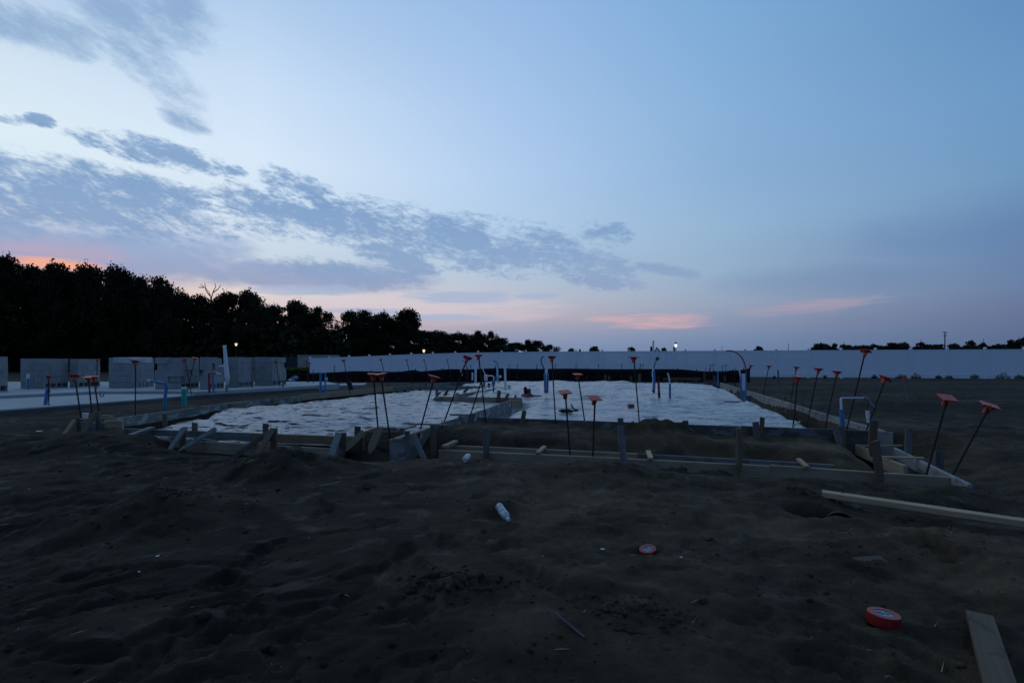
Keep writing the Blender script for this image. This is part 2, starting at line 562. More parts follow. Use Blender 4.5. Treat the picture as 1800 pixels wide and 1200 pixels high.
def soil_mat():
    m, q, p = new_mat('damp_soil')
    oc = q.n('ShaderNodeTexCoord').outputs['Object']
    big = q.noise(oc, 0.32, 4, 0.5, 0.3)
    mid = q.noise(oc, 2.3, 6, 0.6, 0.5)
    fine = q.noise(oc, 26, 6, 0.65)
    grit = q.noise(oc, 130, 3, 0.6)
    col = q.ramp(q.m('ADD', q.m('MULTIPLY', big, 0.5), q.m('MULTIPLY', mid, 0.5)),
                 [(0.38, (0.033, 0.0215, 0.0120, 1)), (0.5, (0.062, 0.042, 0.0245, 1)), (0.62, (0.110, 0.077, 0.046, 1))])
    col = q.mix(q.m('MULTIPLY', q.smooth(fine, 0.35, 0.72), 0.55), col, q.mix(1.0, col, (1.45, 1.42, 1.35, 1), 'MULTIPLY'))
    col = q.mix(q.m('MULTIPLY', q.smooth(grit, 0.58, 0.68), 0.5), col, (0.014, 0.011, 0.009, 1))
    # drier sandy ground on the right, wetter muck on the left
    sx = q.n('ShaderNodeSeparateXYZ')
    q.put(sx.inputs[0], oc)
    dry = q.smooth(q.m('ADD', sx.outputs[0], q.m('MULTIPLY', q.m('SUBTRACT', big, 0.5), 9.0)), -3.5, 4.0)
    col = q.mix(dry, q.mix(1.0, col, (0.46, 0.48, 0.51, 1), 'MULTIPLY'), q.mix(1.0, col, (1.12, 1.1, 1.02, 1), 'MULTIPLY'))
    # wet and dry bands where machines have pushed the earth about
    mpb = q.n('ShaderNodeMapping')
    q.put(mpb.inputs['Vector'], oc)
    mpb.inputs['Scale'].default_value = (0.10, 0.42, 0.3)
    band = q.smooth(q.noise(mpb.outputs[0], 1.0, 5, 0.6, 0.4), 0.36, 0.62)
    col = q.mix(q.m('MULTIPLY', q.m('SUBTRACT', 1.0, band), 0.75), col, q.mix(1.0, col, (0.45, 0.45, 0.47, 1), 'MULTIPLY'))
    muck = q.m('MULTIPLY', q.smooth(q.m('ADD', sx.outputs[1], q.m('MULTIPLY', band, 2.5)), 8.5, 11.5), q.smooth(q.m('SUBTRACT', sx.outputs[0], q.m('MULTIPLY', sx.outputs[1], 0.25)), 2.6, 4.2))
    col = q.mix(q.m('MULTIPLY', muck, 0.8), col, q.mix(1.0, col, (0.40, 0.43, 0.48, 1), 'MULTIPLY'))
    turned = q.smooth(q.noise(oc, 1.1, 4, 0.6, 0.8), 0.53, 0.64)
    col = q.mix(q.m('MULTIPLY', turned, 0.6), col, q.mix(1.0, col, (0.42, 0.42, 0.44, 1), 'MULTIPLY'))
    q.put(p.inputs['Base Color'], col)
    damp = q.smooth(q.noise(oc, 5.5, 4, 0.5, 0.6), 0.56, 0.66)
    q.put(p.inputs['Roughness'], q.m('SUBTRACT', 0.95, q.m('MULTIPLY', damp, 0.25)))
    p.inputs['Specular IOR Level'].default_value = 0.15
    hgt = q.m('ADD', q.m('MULTIPLY', fine, 0.7), q.m('MULTIPLY', grit, 0.3))
    bp = q.n('ShaderNodeBump')
    bp.inputs['Strength'].default_value = 0.75
    bp.inputs['Distance'].default_value = 0.02
    q.put(bp.inputs['Height'], hgt)
    m.node_tree.links.new(bp.outputs[0], p.inputs['Normal'])
    return m


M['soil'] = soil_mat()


def sheet_mat():
    m, q, p = new_mat('plastic_film')
    oc = q.n('ShaderNodeTexCoord').outputs['Object']
    mp = q.n('ShaderNodeMapping')
    q.put(mp.inputs['Vector'], oc)
    mp.inputs['Rotation'].default_value = (0, 0, R(14))
    mp.inputs['Scale'].default_value = (0.9, 2.4, 1.0)
    dirt = q.noise(mp.outputs[0], 1.5, 7, 0.66, 0.6)
    col = q.mix(q.m('MULTIPLY', q.smooth(dirt, 0.56, 0.63), 0.93), (0.30, 0.31, 0.32, 1), (0.05, 0.048, 0.042, 1))
    haze = q.noise(mp.outputs[0], 0.6, 4, 0.5)
    col = q.mix(q.m('MULTIPLY', q.smooth(haze, 0.35, 0.7), 0.4), col, (0.19, 0.20, 0.21, 1))
    fl = q.n('ShaderNodeMapping')
    q.put(fl.inputs['Vector'], oc)
    fl.inputs['Rotation'].default_value = (0, 0, R(10))
    fl.inputs['Scale'].default_value = (1.7, 4.2, 1.0)
    fk = q.smooth(q.noise(fl.outputs[0], 1.5, 4, 0.55, 0.8), 0.565, 0.60)
    patch = q.smooth(q.noise(oc, 0.28, 3), 0.38, 0.6)
    sx = q.n('ShaderNodeSeparateXYZ')
    q.put(sx.inputs[0], oc)
    left = q.m('SUBTRACT', 1.0, q.m('MULTIPLY', q.smooth(sx.outputs[0], -1.2, 0.8), 0.75))
    fleck = q.m('MULTIPLY', q.m('MULTIPLY', fk, left), q.m('ADD', 0.45, q.m('MULTIPLY', patch, 0.55)))
    col = q.mix(fleck, col, (0.035, 0.033, 0.03, 1))
    q.put(p.inputs['Base Color'], col)
    q.put(p.inputs['Specular IOR Level'], q.m('MULTIPLY', q.m('SUBTRACT', 1.0, fleck), 0.42))
    q.put(p.inputs['Roughness'], q.m('ADD', q.m('ADD', 0.08, q.m('MULTIPLY', fleck, 0.6)), q.m('MULTIPLY', dirt, 0.28)))
    bp = q.n('ShaderNodeBump')
    bp.inputs['Strength'].default_value = 0.8
    bp.inputs['Distance'].default_value = 0.04
    q.put(bp.inputs['Height'], q.m('ADD', q.noise(mp.outputs[0], 4.0, 5, 0.6, 1.2), q.m('MULTIPLY', q.noise(mp.outputs[0], 1.3, 2, 0.5, 0.5), 1.2)))
    m.node_tree.links.new(bp.outputs[0], p.inputs['Normal'])
    return m


M['sheet'] = sheet_mat()


def concrete_mat(name, c, scale=3.0):
    m, q, p = new_mat(name)
    oc = q.n('ShaderNodeTexCoord').outputs['Object']
    a = q.noise(oc, scale, 6, 0.6, 0.3)
    f = q.noise(oc, scale * 25, 4, 0.6)
    col = q.ramp(a, [(0.3, tuple(x * 0.75 for x in c) + (1,)), (0.7, tuple(x * 1.12 for x in c) + (1,))])
    col = q.mix(q.m('MULTIPLY', q.smooth(f, 0.45, 0.7), 0.3), col, q.mix(1.0, col, (0.7, 0.7, 0.7, 1), 'MULTIPLY'))
    q.put(p.inputs['Base Color'], col)
    p.inputs['Roughness'].default_value = 0.85
    bp = q.n('ShaderNodeBump')
    bp.inputs['Strength'].default_value = 0.3
    bp.inputs['Distance'].default_value = 0.01
    q.put(bp.inputs['Height'], f)
    m.node_tree.links.new(bp.outputs[0], p.inputs['Normal'])
    return m


M['slab'] = concrete_mat('new_concrete', (0.38, 0.38, 0.37), 1.2)
M['slab_edge'] = concrete_mat('rough_concrete', (0.10, 0.098, 0.09), 2.0)
M['block'] = concrete_mat('concrete_block', (0.27, 0.272, 0.27), 2.2)
M['hole'] = flat('block_hollow', (0.02, 0.02, 0.02), 0.9)


def glow(name, c, k):
    m, q, p = new_mat(name)
    p.inputs['Base Color'].default_value = c + (1,)
    p.inputs['Emission Color'].default_value = c + (1,)
    p.inputs['Emission Strength'].default_value = k
    return m


M['lamp_warm'] = glow('warm_lamp', (1.0, 0.62, 0.36), 1.6)
M['lamp_white'] = glow('white_lamp', (1.0, 0.92, 0.75), 2.0)


def bottle_mat():
    m, q, p = new_mat('clear_bottle_plastic')
    p.inputs['Base Color'].default_value = (0.82, 0.87, 0.92, 1)
    p.inputs['Transmission Weight'].default_value = 0.8
    p.inputs['Roughness'].default_value = 0.1
    p.inputs['IOR'].default_value = 1.45
    return m


M['bottle'] = bottle_mat()

# ------------------------------------------------------------------ noise


def vnoise(x, y, seed=0):
    xi, yi = np.floor(x).astype(np.int64), np.floor(y).astype(np.int64)
    fx, fy = x - xi, y - yi
    fx, fy = fx * fx * fx * (fx * (fx * 6 - 15) + 10), fy * fy * fy * (fy * (fy * 6 - 15) + 10)

    def h(a, c):
        n = (a * 374761393 + c * 668265263 + seed * 974634777) & 0x7fffffff
        n = ((n ^ (n >> 13)) * 1274126177) & 0x7fffffff
        return ((n ^ (n >> 16)) & 0xffff) / 65535.0 * 2 - 1
    return (h(xi, yi) * (1 - fx) + h(xi + 1, yi) * fx) * (1 - fy) + (h(xi, yi + 1) * (1 - fx) + h(xi + 1, yi + 1) * fx) * fy


def fbm(x, y, oct=4, seed=0, gain=0.5):
    s, a = 0.0, 1.0
    for k in range(oct):
        c, s_ = math.cos(k * 1.1), math.sin(k * 1.1)
        s = s + a * vnoise((x * c - y * s_) * 2 ** k + k * 17.3, (x * s_ + y * c) * 2 ** k - k * 9.1, seed + k)
        a *= gain
    return s


def sstep(v):
    v = np.clip(v, 0, 1)
    return v * v * (3 - 2 * v)


def seg_dist(x, y, p, q):
    px, py = p[0], p[1]
    dx, dy = q[0] - px, q[1] - py
    t = np.clip(((x - px) * dx + (y - py) * dy) / (dx * dx + dy * dy), 0, 1)
    return np.hypot(x - px - t * dx, y - py - t * dy)


def inside(x, y, poly):
    r = np.zeros(x.shape, bool)
    n = len(poly)
    for i in range(n):
        (x0, y0), (x1, y1) = poly[i], poly[(i + 1) % n]
        c = ((y0 > y) != (y1 > y)) & (x < (x1 - x0) * (y - y0) / (y1 - y0 + 1e-12) + x0)
        r ^= c
    return r


def poly_dist(x, y, poly):
    d = np.full(x.shape, 1e9)
    for i in range(len(poly)):
        d = np.minimum(d, seg_dist(x, y, poly[i], poly[(i + 1) % len(poly)]))
    return d


# ------------------------------------------------------------------ plan of the house pad
ZF = 0.10
xy = lambda v: (v.x, v.y)
LF = [Pz(190, 736, ZF), Pz(405, 707.5, ZF), Pz(528, 695.5, ZF), Pz(690, 681, ZF), Pz(800, 671.5, ZF)]
RF0, RF1 = Pz(1556, 757.5, ZF), Pz(1266, 672, ZF)
FF0, FF1 = Pz(838, 733, ZF), Pz(1530, 756.5, ZF)
WL0, WL1 = Pz(695, 771, ZF), Pz(898, 703, ZF)
PAD = [xy(LF[0]), xy(Pz(262, 770, 0)), xy(Pz(600, 788.5, 0)), xy(Pz(641, 768, 0.03)), xy(Pz(697, 766, 0.05)), xy(FF0), xy(RF0), xy(RF1)] + [xy(p) for p in LF[:0:-1]]

# ------------------------------------------------------------------ ground sheet
ys = [-14.0]
while ys[-1] < 1.15:
    ys.append(ys[-1] + max(0.06, (1.15 - ys[-1]) * 0.12))
while ys[-1] < 900:
    ys.append(ys[-1] * (1.0098 if ys[-1] < 14 else 1.03))
ys = np.array(ys)
xs = [0.0]
while xs[-1] < 900:
    s_ = 0.019 if xs[-1] < 4.0 else min(0.019 * 1.045 ** ((xs[-1] - 4.0) / 0.08), 0.06 * xs[-1])
    xs.append(xs[-1] + s_)
xs = np.array(xs)
xs = np.concatenate([-xs[:0:-1], xs])
GX, GY = np.meshgrid(xs, ys)

MOUNDS = [  # pixel x, pixel y of the crest, depth, height, radius x, radius y
    (510, 795, 4.9, 0.19, 0.5, 0.5), (430, 815, 4.5, 0.06, 0.4, 0.4), (600, 830, 4.3, 0.05, 0.4, 0.4),
    (270, 782, 6.1, 0.08, 0.5, 0.35), (180, 775, 6.2, 0.08, 0.9, 0.5), (20, 780, 6.2, 0.09, 1.2, 0.6), (-200, 790, 6.2, 0.12, 1.4, 0.8),
    (300, 915, 3.5, 0.12, 0.42, 0.3), (190, 930, 3.3, 0.10, 0.6, 0.35), (80, 880, 3.9, 0.08, 0.9, 0.4),
    (930, 815, 5.4, 0.05, 0.5, 0.4), (1010, 840, 4.8, 0.06, 0.6, 0.4), (1175, 822, 5.75, 0.15, 0.32, 0.22), (1265, 828, 5.55, 0.14, 0.34, 0.2), (1400, 850, 4.9, 0.04, 0.6, 0.3), (930, 806, 6.3, 0.10, 0.28, 0.2), (1080, 835, 5.2, 0.04, 0.7, 0.3), (1600, 858, 4.7, 0.03, 0.6, 0.3),
    (1150, 742, 7.6, 0.27, 0.55, 0.42), (1200, 770, 6.9, 0.08, 0.7, 0.4), (1330, 770, 6.8, 0.06, 0.6, 0.4), (870, 745, 8.0, 0.08, 0.6, 0.5), (990, 755, 7.8, 0.03, 0.7, 0.5),
    (720, 830, 5.0, 0.04, 0.6, 0.4), (1700, 870, 4.3, 0.08, 0.7, 0.5), (1560, 860, 4.5, 0.04, 0.8, 0.4), (1750, 760, 7.4, 0.13, 1.0, 0.8),
    (1500, 1010, 2.75, 0.05, 0.35, 0.25), (1640, 985, 2.9, 0.06, 0.4, 0.3), (1350, 900, 3.6, 0.05, 0.6, 0.3), (1750, 1000, 2.7, 0.07, 0.4, 0.4),
    (785, 1040, 2.35, 0.055, 0.15, 0.10), (1120, 1085, 2.1, 0.03, 0.2, 0.1), (1320, 1040, 2.4, 0.03, 0.5, 0.25), (950, 1150, 1.85, 0.03, 0.3, 0.2), (250, 1120, 2.0, 0.03, 0.5, 0.3),
    (650, 960, 2.9, 0.03, 0.5, 0.35), (1180, 900, 3.6, 0.03, 0.6, 0.4), (545, 785, 6.0, 0.11, 0.25, 0.2), (700, 790, 5.8, 0.03, 0.4, 0.3),
    (876, 880, 3.62, 0.06, 0.16, 0.14), (822, 800, 5.42, 0.06, 0.25, 0.14), (620, 785, 5.9, 0.07, 0.4, 0.2)]
MOUNDS3 = [((m_[0] - CX) / F * m_[2], m_[2], m_[3], m_[4], m_[5]) for m_ in MOUNDS]
PIPE_C = Pz(1470, 916, -0.04)


def height(x, y):
    near = sstep((16 - y) / 10)
    h = 0.035 * fbm(x * 0.33, y * 0.33, 3, 1) * (0.4 + near)
    det = 0.009 * fbm(x * 2.0, y * 2.1, 4, 11) + 0.009 * (np.abs(fbm(x * 3.1, y * 4.0, 4, 21)) - 0.3) + 0.010 * fbm(x * 8, y * 9, 4, 31) + 0.009 * np.abs(fbm(x * 17, y * 17, 3, 35))
    rough = sstep(0.5 + 1.6 * fbm(x * 0.8 + 3, y * 0.9, 3, 37))
    h = h + (0.020 * fbm(x * 1.0, y * 1.1, 3, 11) + det * (0.3 + 0.85 * rough)) * (0.25 + 0.75 * near)
    for p, q, core, soft, tz in TARGETS:
        d = seg_dist(x, y, p, q) + 0.10 * fbm(x * 2.3, y * 2.3, 2, 45)
        w = sstep((core + soft - d) / soft)
        h = h * (1 - w) + (tz + 0.7 * det) * w
    for mx, my, mh, rx, ry in MOUNDS3:
        wx = x + 0.22 * rx * fbm(x * 2.1 / max(rx, 0.3), y * 2.1 / max(rx, 0.3), 2, 41)
        r2 = ((wx - mx) / rx) ** 2 + ((y - my) / ry) ** 2
        g = np.exp(-r2 * 1.1)
        h = h + mh * g * (1 + 0.17 * fbm(x * 6, y * 6, 4, 51))
    # berms and wheel ruts of the open ground to the right
    far = sstep((x - 5) / 4) * sstep((y - 8) / 3)
    h = h + far * (0.16 * np.exp(-((y - 11.2 - 0.1 * x) / 1.0) ** 2) - 0.12 * np.exp(-((y - 14.2 - 0.05 * x) / 1.1) ** 2)
                   + 0.14 * np.exp(-((y - 19) / 1.4) ** 2) - 0.08 * np.exp(-((y - 24) / 1.8) ** 2) + 0.15 * np.exp(-((y - 33.5) / 1.5) ** 2))
    h = h - 0.12 * sstep((y - 26) / 8)
    # hollow of the pad
    ins = inside(x, y, PAD)
    d = poly_dist(x, y, PAD)
    h = np.where(ins, h * (1 - sstep(d / 0.15)) - 0.5 * sstep(d / 0.15), h)
    # earth under the neighbouring slab
    h = np.where(inside(x, y, SLABZONE), np.minimum(h, -0.05), h)
    # footing trench in front
    for p, q, wd, dp in ((xy(Pz(790, 786, -0.1)), xy(Pz(1600, 829, -0.1)), 0.26, 0.17), (xy(Pz(1530, 779, -0.1)), xy(Pz(1640, 830, -0.1)), 0.28, 0.2)):
        h = h - dp * sstep(1.6 - seg_dist(x, y, p, q) / wd)
    # inside the porch the fill lies low
    h = h - 0.05 * sstep(poly_dist(x, y, PORCH) / 0.3) * inside(x, y, PORCH)
    # hollow round the black drain pipe
    r = np.hypot((x - PIPE_C.x + 0.13) / 1.5, (y - PIPE_C.y + 0.0) / 0.9)
    h = h - 0.24 * sstep(1.6 - r / 0.105)
    # soil banked over the back of the pipe
    h = h + 0.10 * np.exp(-(((x - PIPE_C.x + 0.08) / 0.30) ** 2 + ((y - PIPE_C.y - 0.36) / 0.14) ** 2)) + 0.03 * np.exp(-(((x - PIPE_C.x + 0.1) / 0.3) ** 2 + ((y - PIPE_C.y + 0.24) / 0.08) ** 2))
    # tyre marks
    a, c = Pz(850, 975, 0), Pz(1090, 1092, 0)
    dx, dy = c.x - a.x, c.y - a.y
    L = math.hypot(dx, dy)
    s_ = (x - a.x) * dy / L - (y - a.y) * dx / L
    t_ = ((x - a.x) * dx + (y - a.y) * dy) / L
    w_ = sstep(1.4 - np.abs(s_) / 0.075) * sstep(t_ / 0.2) * sstep((L - t_) / 0.2)
    h = h + w_ * (-0.014 + 0.009 * np.cos(s_ * 2 * math.pi / 0.038) + 0.004 * np.cos(t_ * 2 * math.pi / 0.05))
    return h


TARGETS = [(xy(Pz(770, 796, -0.1)), xy(Pz(1360, 822, -0.1)), 0.3, 0.9, -0.265), (xy(Pz(1360, 822, -0.1)), xy(Pz(1680, 846, -0.1)), 0.3, 0.8, -0.265),
           (xy(Pz(1700, 850, -0.1)), xy(Pz(1585, 790, -0.1)), 0.25, 0.7, -0.24), (xy(Pz(330, 780, 0)), xy(Pz(610, 796, 0)), 0.25, 0.7, -0.16), (xy(Pz(640, 795, 0)), xy(Pz(760, 806, -0.1)), 0.15, 0.6, -0.22)]
SLABZONE = [xy(Pz(-260, 740, 0.12)), xy(Pz(560, 679.5, 0.12)), (-7.6, 23), (-34, 23), (-34, 8)]
PORCH = [xy(Pz(800, 782, -0.1)), xy(FF0), xy(FF1), xy(Pz(1600, 825, -0.1))]
H = height(GX, GY)


def stamp(cx, cy, ang, lx, ly, dep):
    """a shoe print with a pushed-up rim"""
    i0, i1 = np.searchsorted(ys, [cy - 0.35, cy + 0.35])
    j0, j1 = np.searchsorted(xs, [cx - 0.35, cx + 0.35])
    if i1 <= i0 or j1 <= j0:
        return
    X, Y = GX[i0:i1, j0:j1] - cx, GY[i0:i1, j0:j1] - cy
    X, Y = X + 0.006 * fbm(X * 30 + cx * 9, Y * 30, 2, 5), Y + 0.006 * fbm(X * 30, Y * 30 + cy * 9, 2, 6)
    u = (X * math.cos(ang) + Y * math.sin(ang)) / lx
    v = (-X * math.sin(ang) + Y * math.cos(ang)) / (ly * (1 - 0.25 * np.clip(u, -1, 1) ** 2 + 0.15 * u))
    r = np.sqrt(u * u + v * v)
    sole = 0.18 * dep * np.cos(u * 16) * (r < 0.95)
    H[i0:i1, j0:j1] += -dep * sstep((1.12 - r) / 0.3) + dep * 0.4 * np.exp(-((r - 1.3) / 0.22) ** 2) + sole


for k in range(260):
    Y_ = 1.5 + 5.0 * random.random() ** 1.5
    X_ = random.uniform(-1.05, 1.05) * Y_
    if inside(np.array([X_]), np.array([Y_]), PAD)[0]:
        continue
    a_ = random.gauss(0.55 if X_ < 0 else -0.3, 0.6) + (math.pi if random.random() < 0.5 else 0)
    q_ = random.uniform(0.8, 1.15)
    stamp(X_, Y_, a_, 0.135 * q_, 0.05 * q_, random.uniform(0.008, 0.022))


# scrape marks and wheel grooves left in the soft dirt
for k in range(70):
    lowleft = k < 38
    Y_ = random.uniform(1.55, 2.6) if lowleft else random.uniform(1.7, 4.6)
    X_ = (random.uniform(-1.0, -0.35) if lowleft else random.uniform(-0.9, 0.95)) * Y_
    a_ = random.gauss(0.95, 0.18) if lowleft else random.gauss(-0.5, 0.5)
    L_, wd_, dp_ = random.uniform(0.12, 0.42), random.uniform(0.010, 0.026), random.uniform(0.008, 0.022)
    i0, i1 = np.searchsorted(ys, [Y_ - 0.5, Y_ + 0.5])
    j0, j1 = np.searchsorted(xs, [X_ - 0.5, X_ + 0.5])
    X, Y = GX[i0:i1, j0:j1] - X_, GY[i0:i1, j0:j1] - Y_
    u = X * math.cos(a_) + Y * math.sin(a_)
    v = -X * math.sin(a_) + Y * math.cos(a_) + 0.12 * (u * u) / L_
    H[i0:i1, j0:j1] += sstep((L_ / 2 - np.abs(u)) / 0.08) * dp_ * (-np.exp(-(v / wd_) ** 2) + 0.35 * np.exp(-((v - 2 * wd_) / wd_) ** 2))


def gh(x, y):
    j = int(np.clip(np.searchsorted(xs, x) - 1, 0, len(xs) - 2))
    i = int(np.clip(np.searchsorted(ys, y) - 1, 0, len(ys) - 2))
    fx, fy = (x - xs[j]) / (xs[j + 1] - xs[j]), (y - ys[i]) / (ys[i + 1] - ys[i])
    return float((H[i, j] * (1 - fx) + H[i, j + 1] * fx) * (1 - fy) + (H[i + 1, j] * (1 - fx) + H[i + 1, j + 1] * fx) * fy)


def on_ground(v, up=0.0):
    return Vector((v.x, v.y, gh(v.x, v.y) + up))


def hit(px, py, up=0.0):
    z = 0.0
    for _ in range(12):
        p = Pz(px, py, z + up)
        z = 0.5 * z + 0.5 * gh(p.x, p.y)
    return Vector((p.x, p.y, gh(p.x, p.y)))


nx, ny = len(xs), len(ys)
idx = np.arange(nx * ny).reshape(ny, nx)
quads = np.stack([idx[:-1, :-1], idx[:-1, 1:], idx[1:, 1:], idx[1:, :-1]], -1).reshape(-1, 4)
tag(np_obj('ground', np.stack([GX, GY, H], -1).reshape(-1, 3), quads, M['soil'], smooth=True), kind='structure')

# ------------------------------------------------------------------ clods of earth (nobody could count them)


def clods():
    t = (1 + 5 ** 0.5) / 2
    V = np.array([(-1, t, 0), (1, t, 0), (-1, -t, 0), (1, -t, 0), (0, -1, t), (0, 1, t), (0, -1, -t), (0, 1, -t), (t, 0, -1), (t, 0, 1), (-t, 0, -1), (-t, 0, 1)]) / 1.9
    Fc = np.array([(0, 11, 5), (0, 5, 1), (0, 1, 7), (0, 7, 10), (0, 10, 11), (1, 5, 9), (5, 11, 4), (11, 10, 2), (10, 7, 6), (7, 1, 8), (3, 9, 4), (3, 4, 2), (3, 2, 6), (3, 6, 8), (3, 8, 9), (4, 9, 5), (2, 4, 11), (6, 2, 10), (8, 6, 7), (9, 8, 1)])
    co, fa = [], []
    k = 0
    spots = [(m_[0], m_[1], max(m_[3], m_[4])) for m_ in MOUNDS3 if m_[1] < 7.9]
    heap = [(Pz(790, 1040, 0), 0.17, 0.09), (Pz(760, 1030, 0), 0.12, 0.08), (Pz(1120, 1085, 0), 0.22, 0.10), (Pz(330, 905, 0), 0.28, 0.2), (Pz(1420, 880, 0), 0.2, 0.12)]
    while k < 3400:
        if k < 800:
            hp, hx, hy = heap[k % 5]
            x, y = random.gauss(hp.x, hx * 0.6), random.gauss(hp.y, hy * 0.6)
        elif random.random() < 0.45:
            mx, my, mr = random.choice(spots)
            x, y = random.gauss(mx, mr * 0.6), random.gauss(my, mr * 0.6)
        else:
            y = 1.45 + 6 * random.random() ** 1.6
            x = random.uniform(-1.1, 1.1) * y
        if y < 1.4 or inside(np.array([x]), np.array([y]), PAD)[0]:
            continue
        s = min(0.003 + (0.0062 if k < 800 else 0.0042) * random.expovariate(1.0), 0.026)
        v = V * (1 + rng.uniform(-0.5, 0.5, (12, 1))) * s * np.array([1, rng.uniform(0.7, 1.2), rng.uniform(0.5, 0.9)])
        a = random.uniform(0, 6.28)
        c_, s_ = math.cos(a), math.sin(a)
        v = np.stack([v[:, 0] * c_ - v[:, 1] * s_, v[:, 0] * s_ + v[:, 1] * c_, v[:, 2]], 1)
        co.append(v + np.array([x, y, gh(x, y) - 0.15 * s]))
        fa.append(Fc + 12 * k)
        k += 1
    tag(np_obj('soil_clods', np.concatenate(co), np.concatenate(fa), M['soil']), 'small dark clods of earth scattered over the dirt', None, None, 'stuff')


clods()


def litter():
    co, fa = [], []
    for k in range(170):
        y = 1.5 + 5.5 * random.random() ** 1.3
        x = random.uniform(-1.0, 1.0) * y
        if inside(np.array([x]), np.array([y]), PAD)[0]:
            continue
        a, L, w = random.uniform(0, 3.14), random.uniform(0.010, 0.035), random.uniform(0.0010, 0.0022)
        dx, dy = math.cos(a) * L, math.sin(a) * L
        z = gh(x, y) + 0.003
        n = len(co)
        co += [(x - dx - dy / L * w, y - dy + dx / L * w, z), (x - dx + dy / L * w, y - dy - dx / L * w, z), (x + dx, y + dy, gh(x + dx, y + dy) + 0.005), (x, y, z + 0.006)]
        fa += [(n, n + 1, n + 2), (n, n + 2, n + 3), (n + 1, n + 2, n + 3)]
    tag(np_obj('twigs_and_straw', co, fa, M['lath']), 'bits of straw and twigs scattered thinly over the dirt', None, None, 'stuff')


litter()

# ------------------------------------------------------------------ plastic sheeting over the pad


def sheeting():
    us = [0.0]
    x0, x1 = min(p[0] for p in PAD), max(p[0] for p in PAD)
    X = np.arange(x0 - 0.1, x1 + 0.1, 0.05)
    Y = [6.2]
    while Y[-1] < 25.6:
        Y.append(Y[-1] + 0.034 * (Y[-1] / 7))
    Y = np.array(Y)
    GX_, GY_ = np.meshgrid(X, Y)
    ca, sa = math.cos(R(14)), math.sin(R(14))
    u, v = GX_ * ca - GY_ * sa, GX_ * sa + GY_ * ca
    z = 0.03 * fbm(u * 0.45, v * 0.6, 3, 61) + 0.020 * fbm(u * 0.8, v * 1.8, 3, 71) - 0.022 * np.abs(fbm(u * 0.8, v * 2.6, 3, 81)) + 0.008 * fbm(u * 2.6, v * 5.0, 3, 91) - 0.030 * np.abs(fbm(u * 1.5 + 0.3 * v, v * 4.6, 3, 93)) * (0.5 + fbm(u * 0.3, v * 0.4, 2, 94))
    z += -0.012 * np.exp(-(np.abs(fbm(u * 0.7 + 5, v * 1.5, 3, 95)) / 0.05) ** 2)
    right = ((WL1.x - WL0.x) * (GY_ - WL0.y) - (WL1.y - WL0.y) * (GX_ - WL0.x)) < 0
    dW = seg_dist(GX_, GY_, xy(WL0), xy(WL1))
    wav = 0.16 * fbm(GX_ * 0.8, GY_ * 0.8, 2, 99)
    z -= 0.30 * sstep(1.25 - (dW + wav) / 0.62) * right
    z -= 0.10 * sstep(1.2 - dW / 0.3) * (~right)
    dR = seg_dist(GX_, GY_, xy(RF0), xy(RF1))
    z -= 0.30 * sstep(1.35 - (dR + wav) / 0.5)
    dL = np.full(GX_.shape, 1e9)
    for p, q in zip(LF[:-1], LF[1:]):
        dL = np.minimum(dL, seg_dist(GX_, GY_, xy(p), xy(q)))
    z -= (0.26 + 0.16 * sstep((13 - GY_) / 4)) * sstep(1.3 - (dL + wav) / (0.45 + 0.5 * sstep((12 - GY_) / 4)))
    # the fill rises towards the back
    z += 0.16 * sstep((GY_ - 14) / 9) * sstep((GX_ + 2.5) / 2) * sstep((5.8 + wav * 3 - GX_) / 1.2)
    z += 0.09 * sstep((GY_ - 12) / 8) * sstep((GX_ - 3) / 3) * sstep(dR / 2)
    z -= 0.05 * sstep((GY_ - 12) / 6) * sstep((-2.0 - GX_) / 1.0)
    # the strip between the two front boards
    dfront = seg_dist(GX_, GY_, PAD[1], PAD[2])
    z += 0.035 * sstep(1.4 - dfront / 0.30)
    ok = inside(GX_, GY_, PAD)
    n_y, n_x = GX_.shape
    id_ = np.arange(n_x * n_y).reshape(n_y, n_x)
    keep = ok[:-1, :-1] & ok[1:, 1:] & ok[:-1, 1:] & ok[1:, :-1]
    q = np.stack([id_[:-1, :-1], id_[:-1, 1:], id_[1:, 1:], id_[1:, :-1]], -1)[keep]
    used, inv = np.unique(q, return_inverse=True)
    co = np.stack([GX_, GY_, z], -1).reshape(-1, 3)[used]
    o = np_obj('plastic_sheet', co, inv.reshape(-1, 4), M['sheet'], smooth=True)
    tag(o, 'wrinkled white plastic sheeting spread over the house pad inside the forms', 'plastic sheet')

    def sh(x, y):
        i, j = int(np.argmin(abs(Y - y))), int(np.argmin(abs(X - x)))
        return float(z[i, j])
    return sh


sh = sheeting()

# ------------------------------------------------------------------ far setting: white fence
FP = [(545, 629.5), (590, 628), (640, 626), (700, 623.5), (750, 621.5), (800, 620.2), (870, 619), (950, 618), (1000, 617.5), (1250, 616.3), (1500, 615), (1800, 613.6), (2300, 611)]


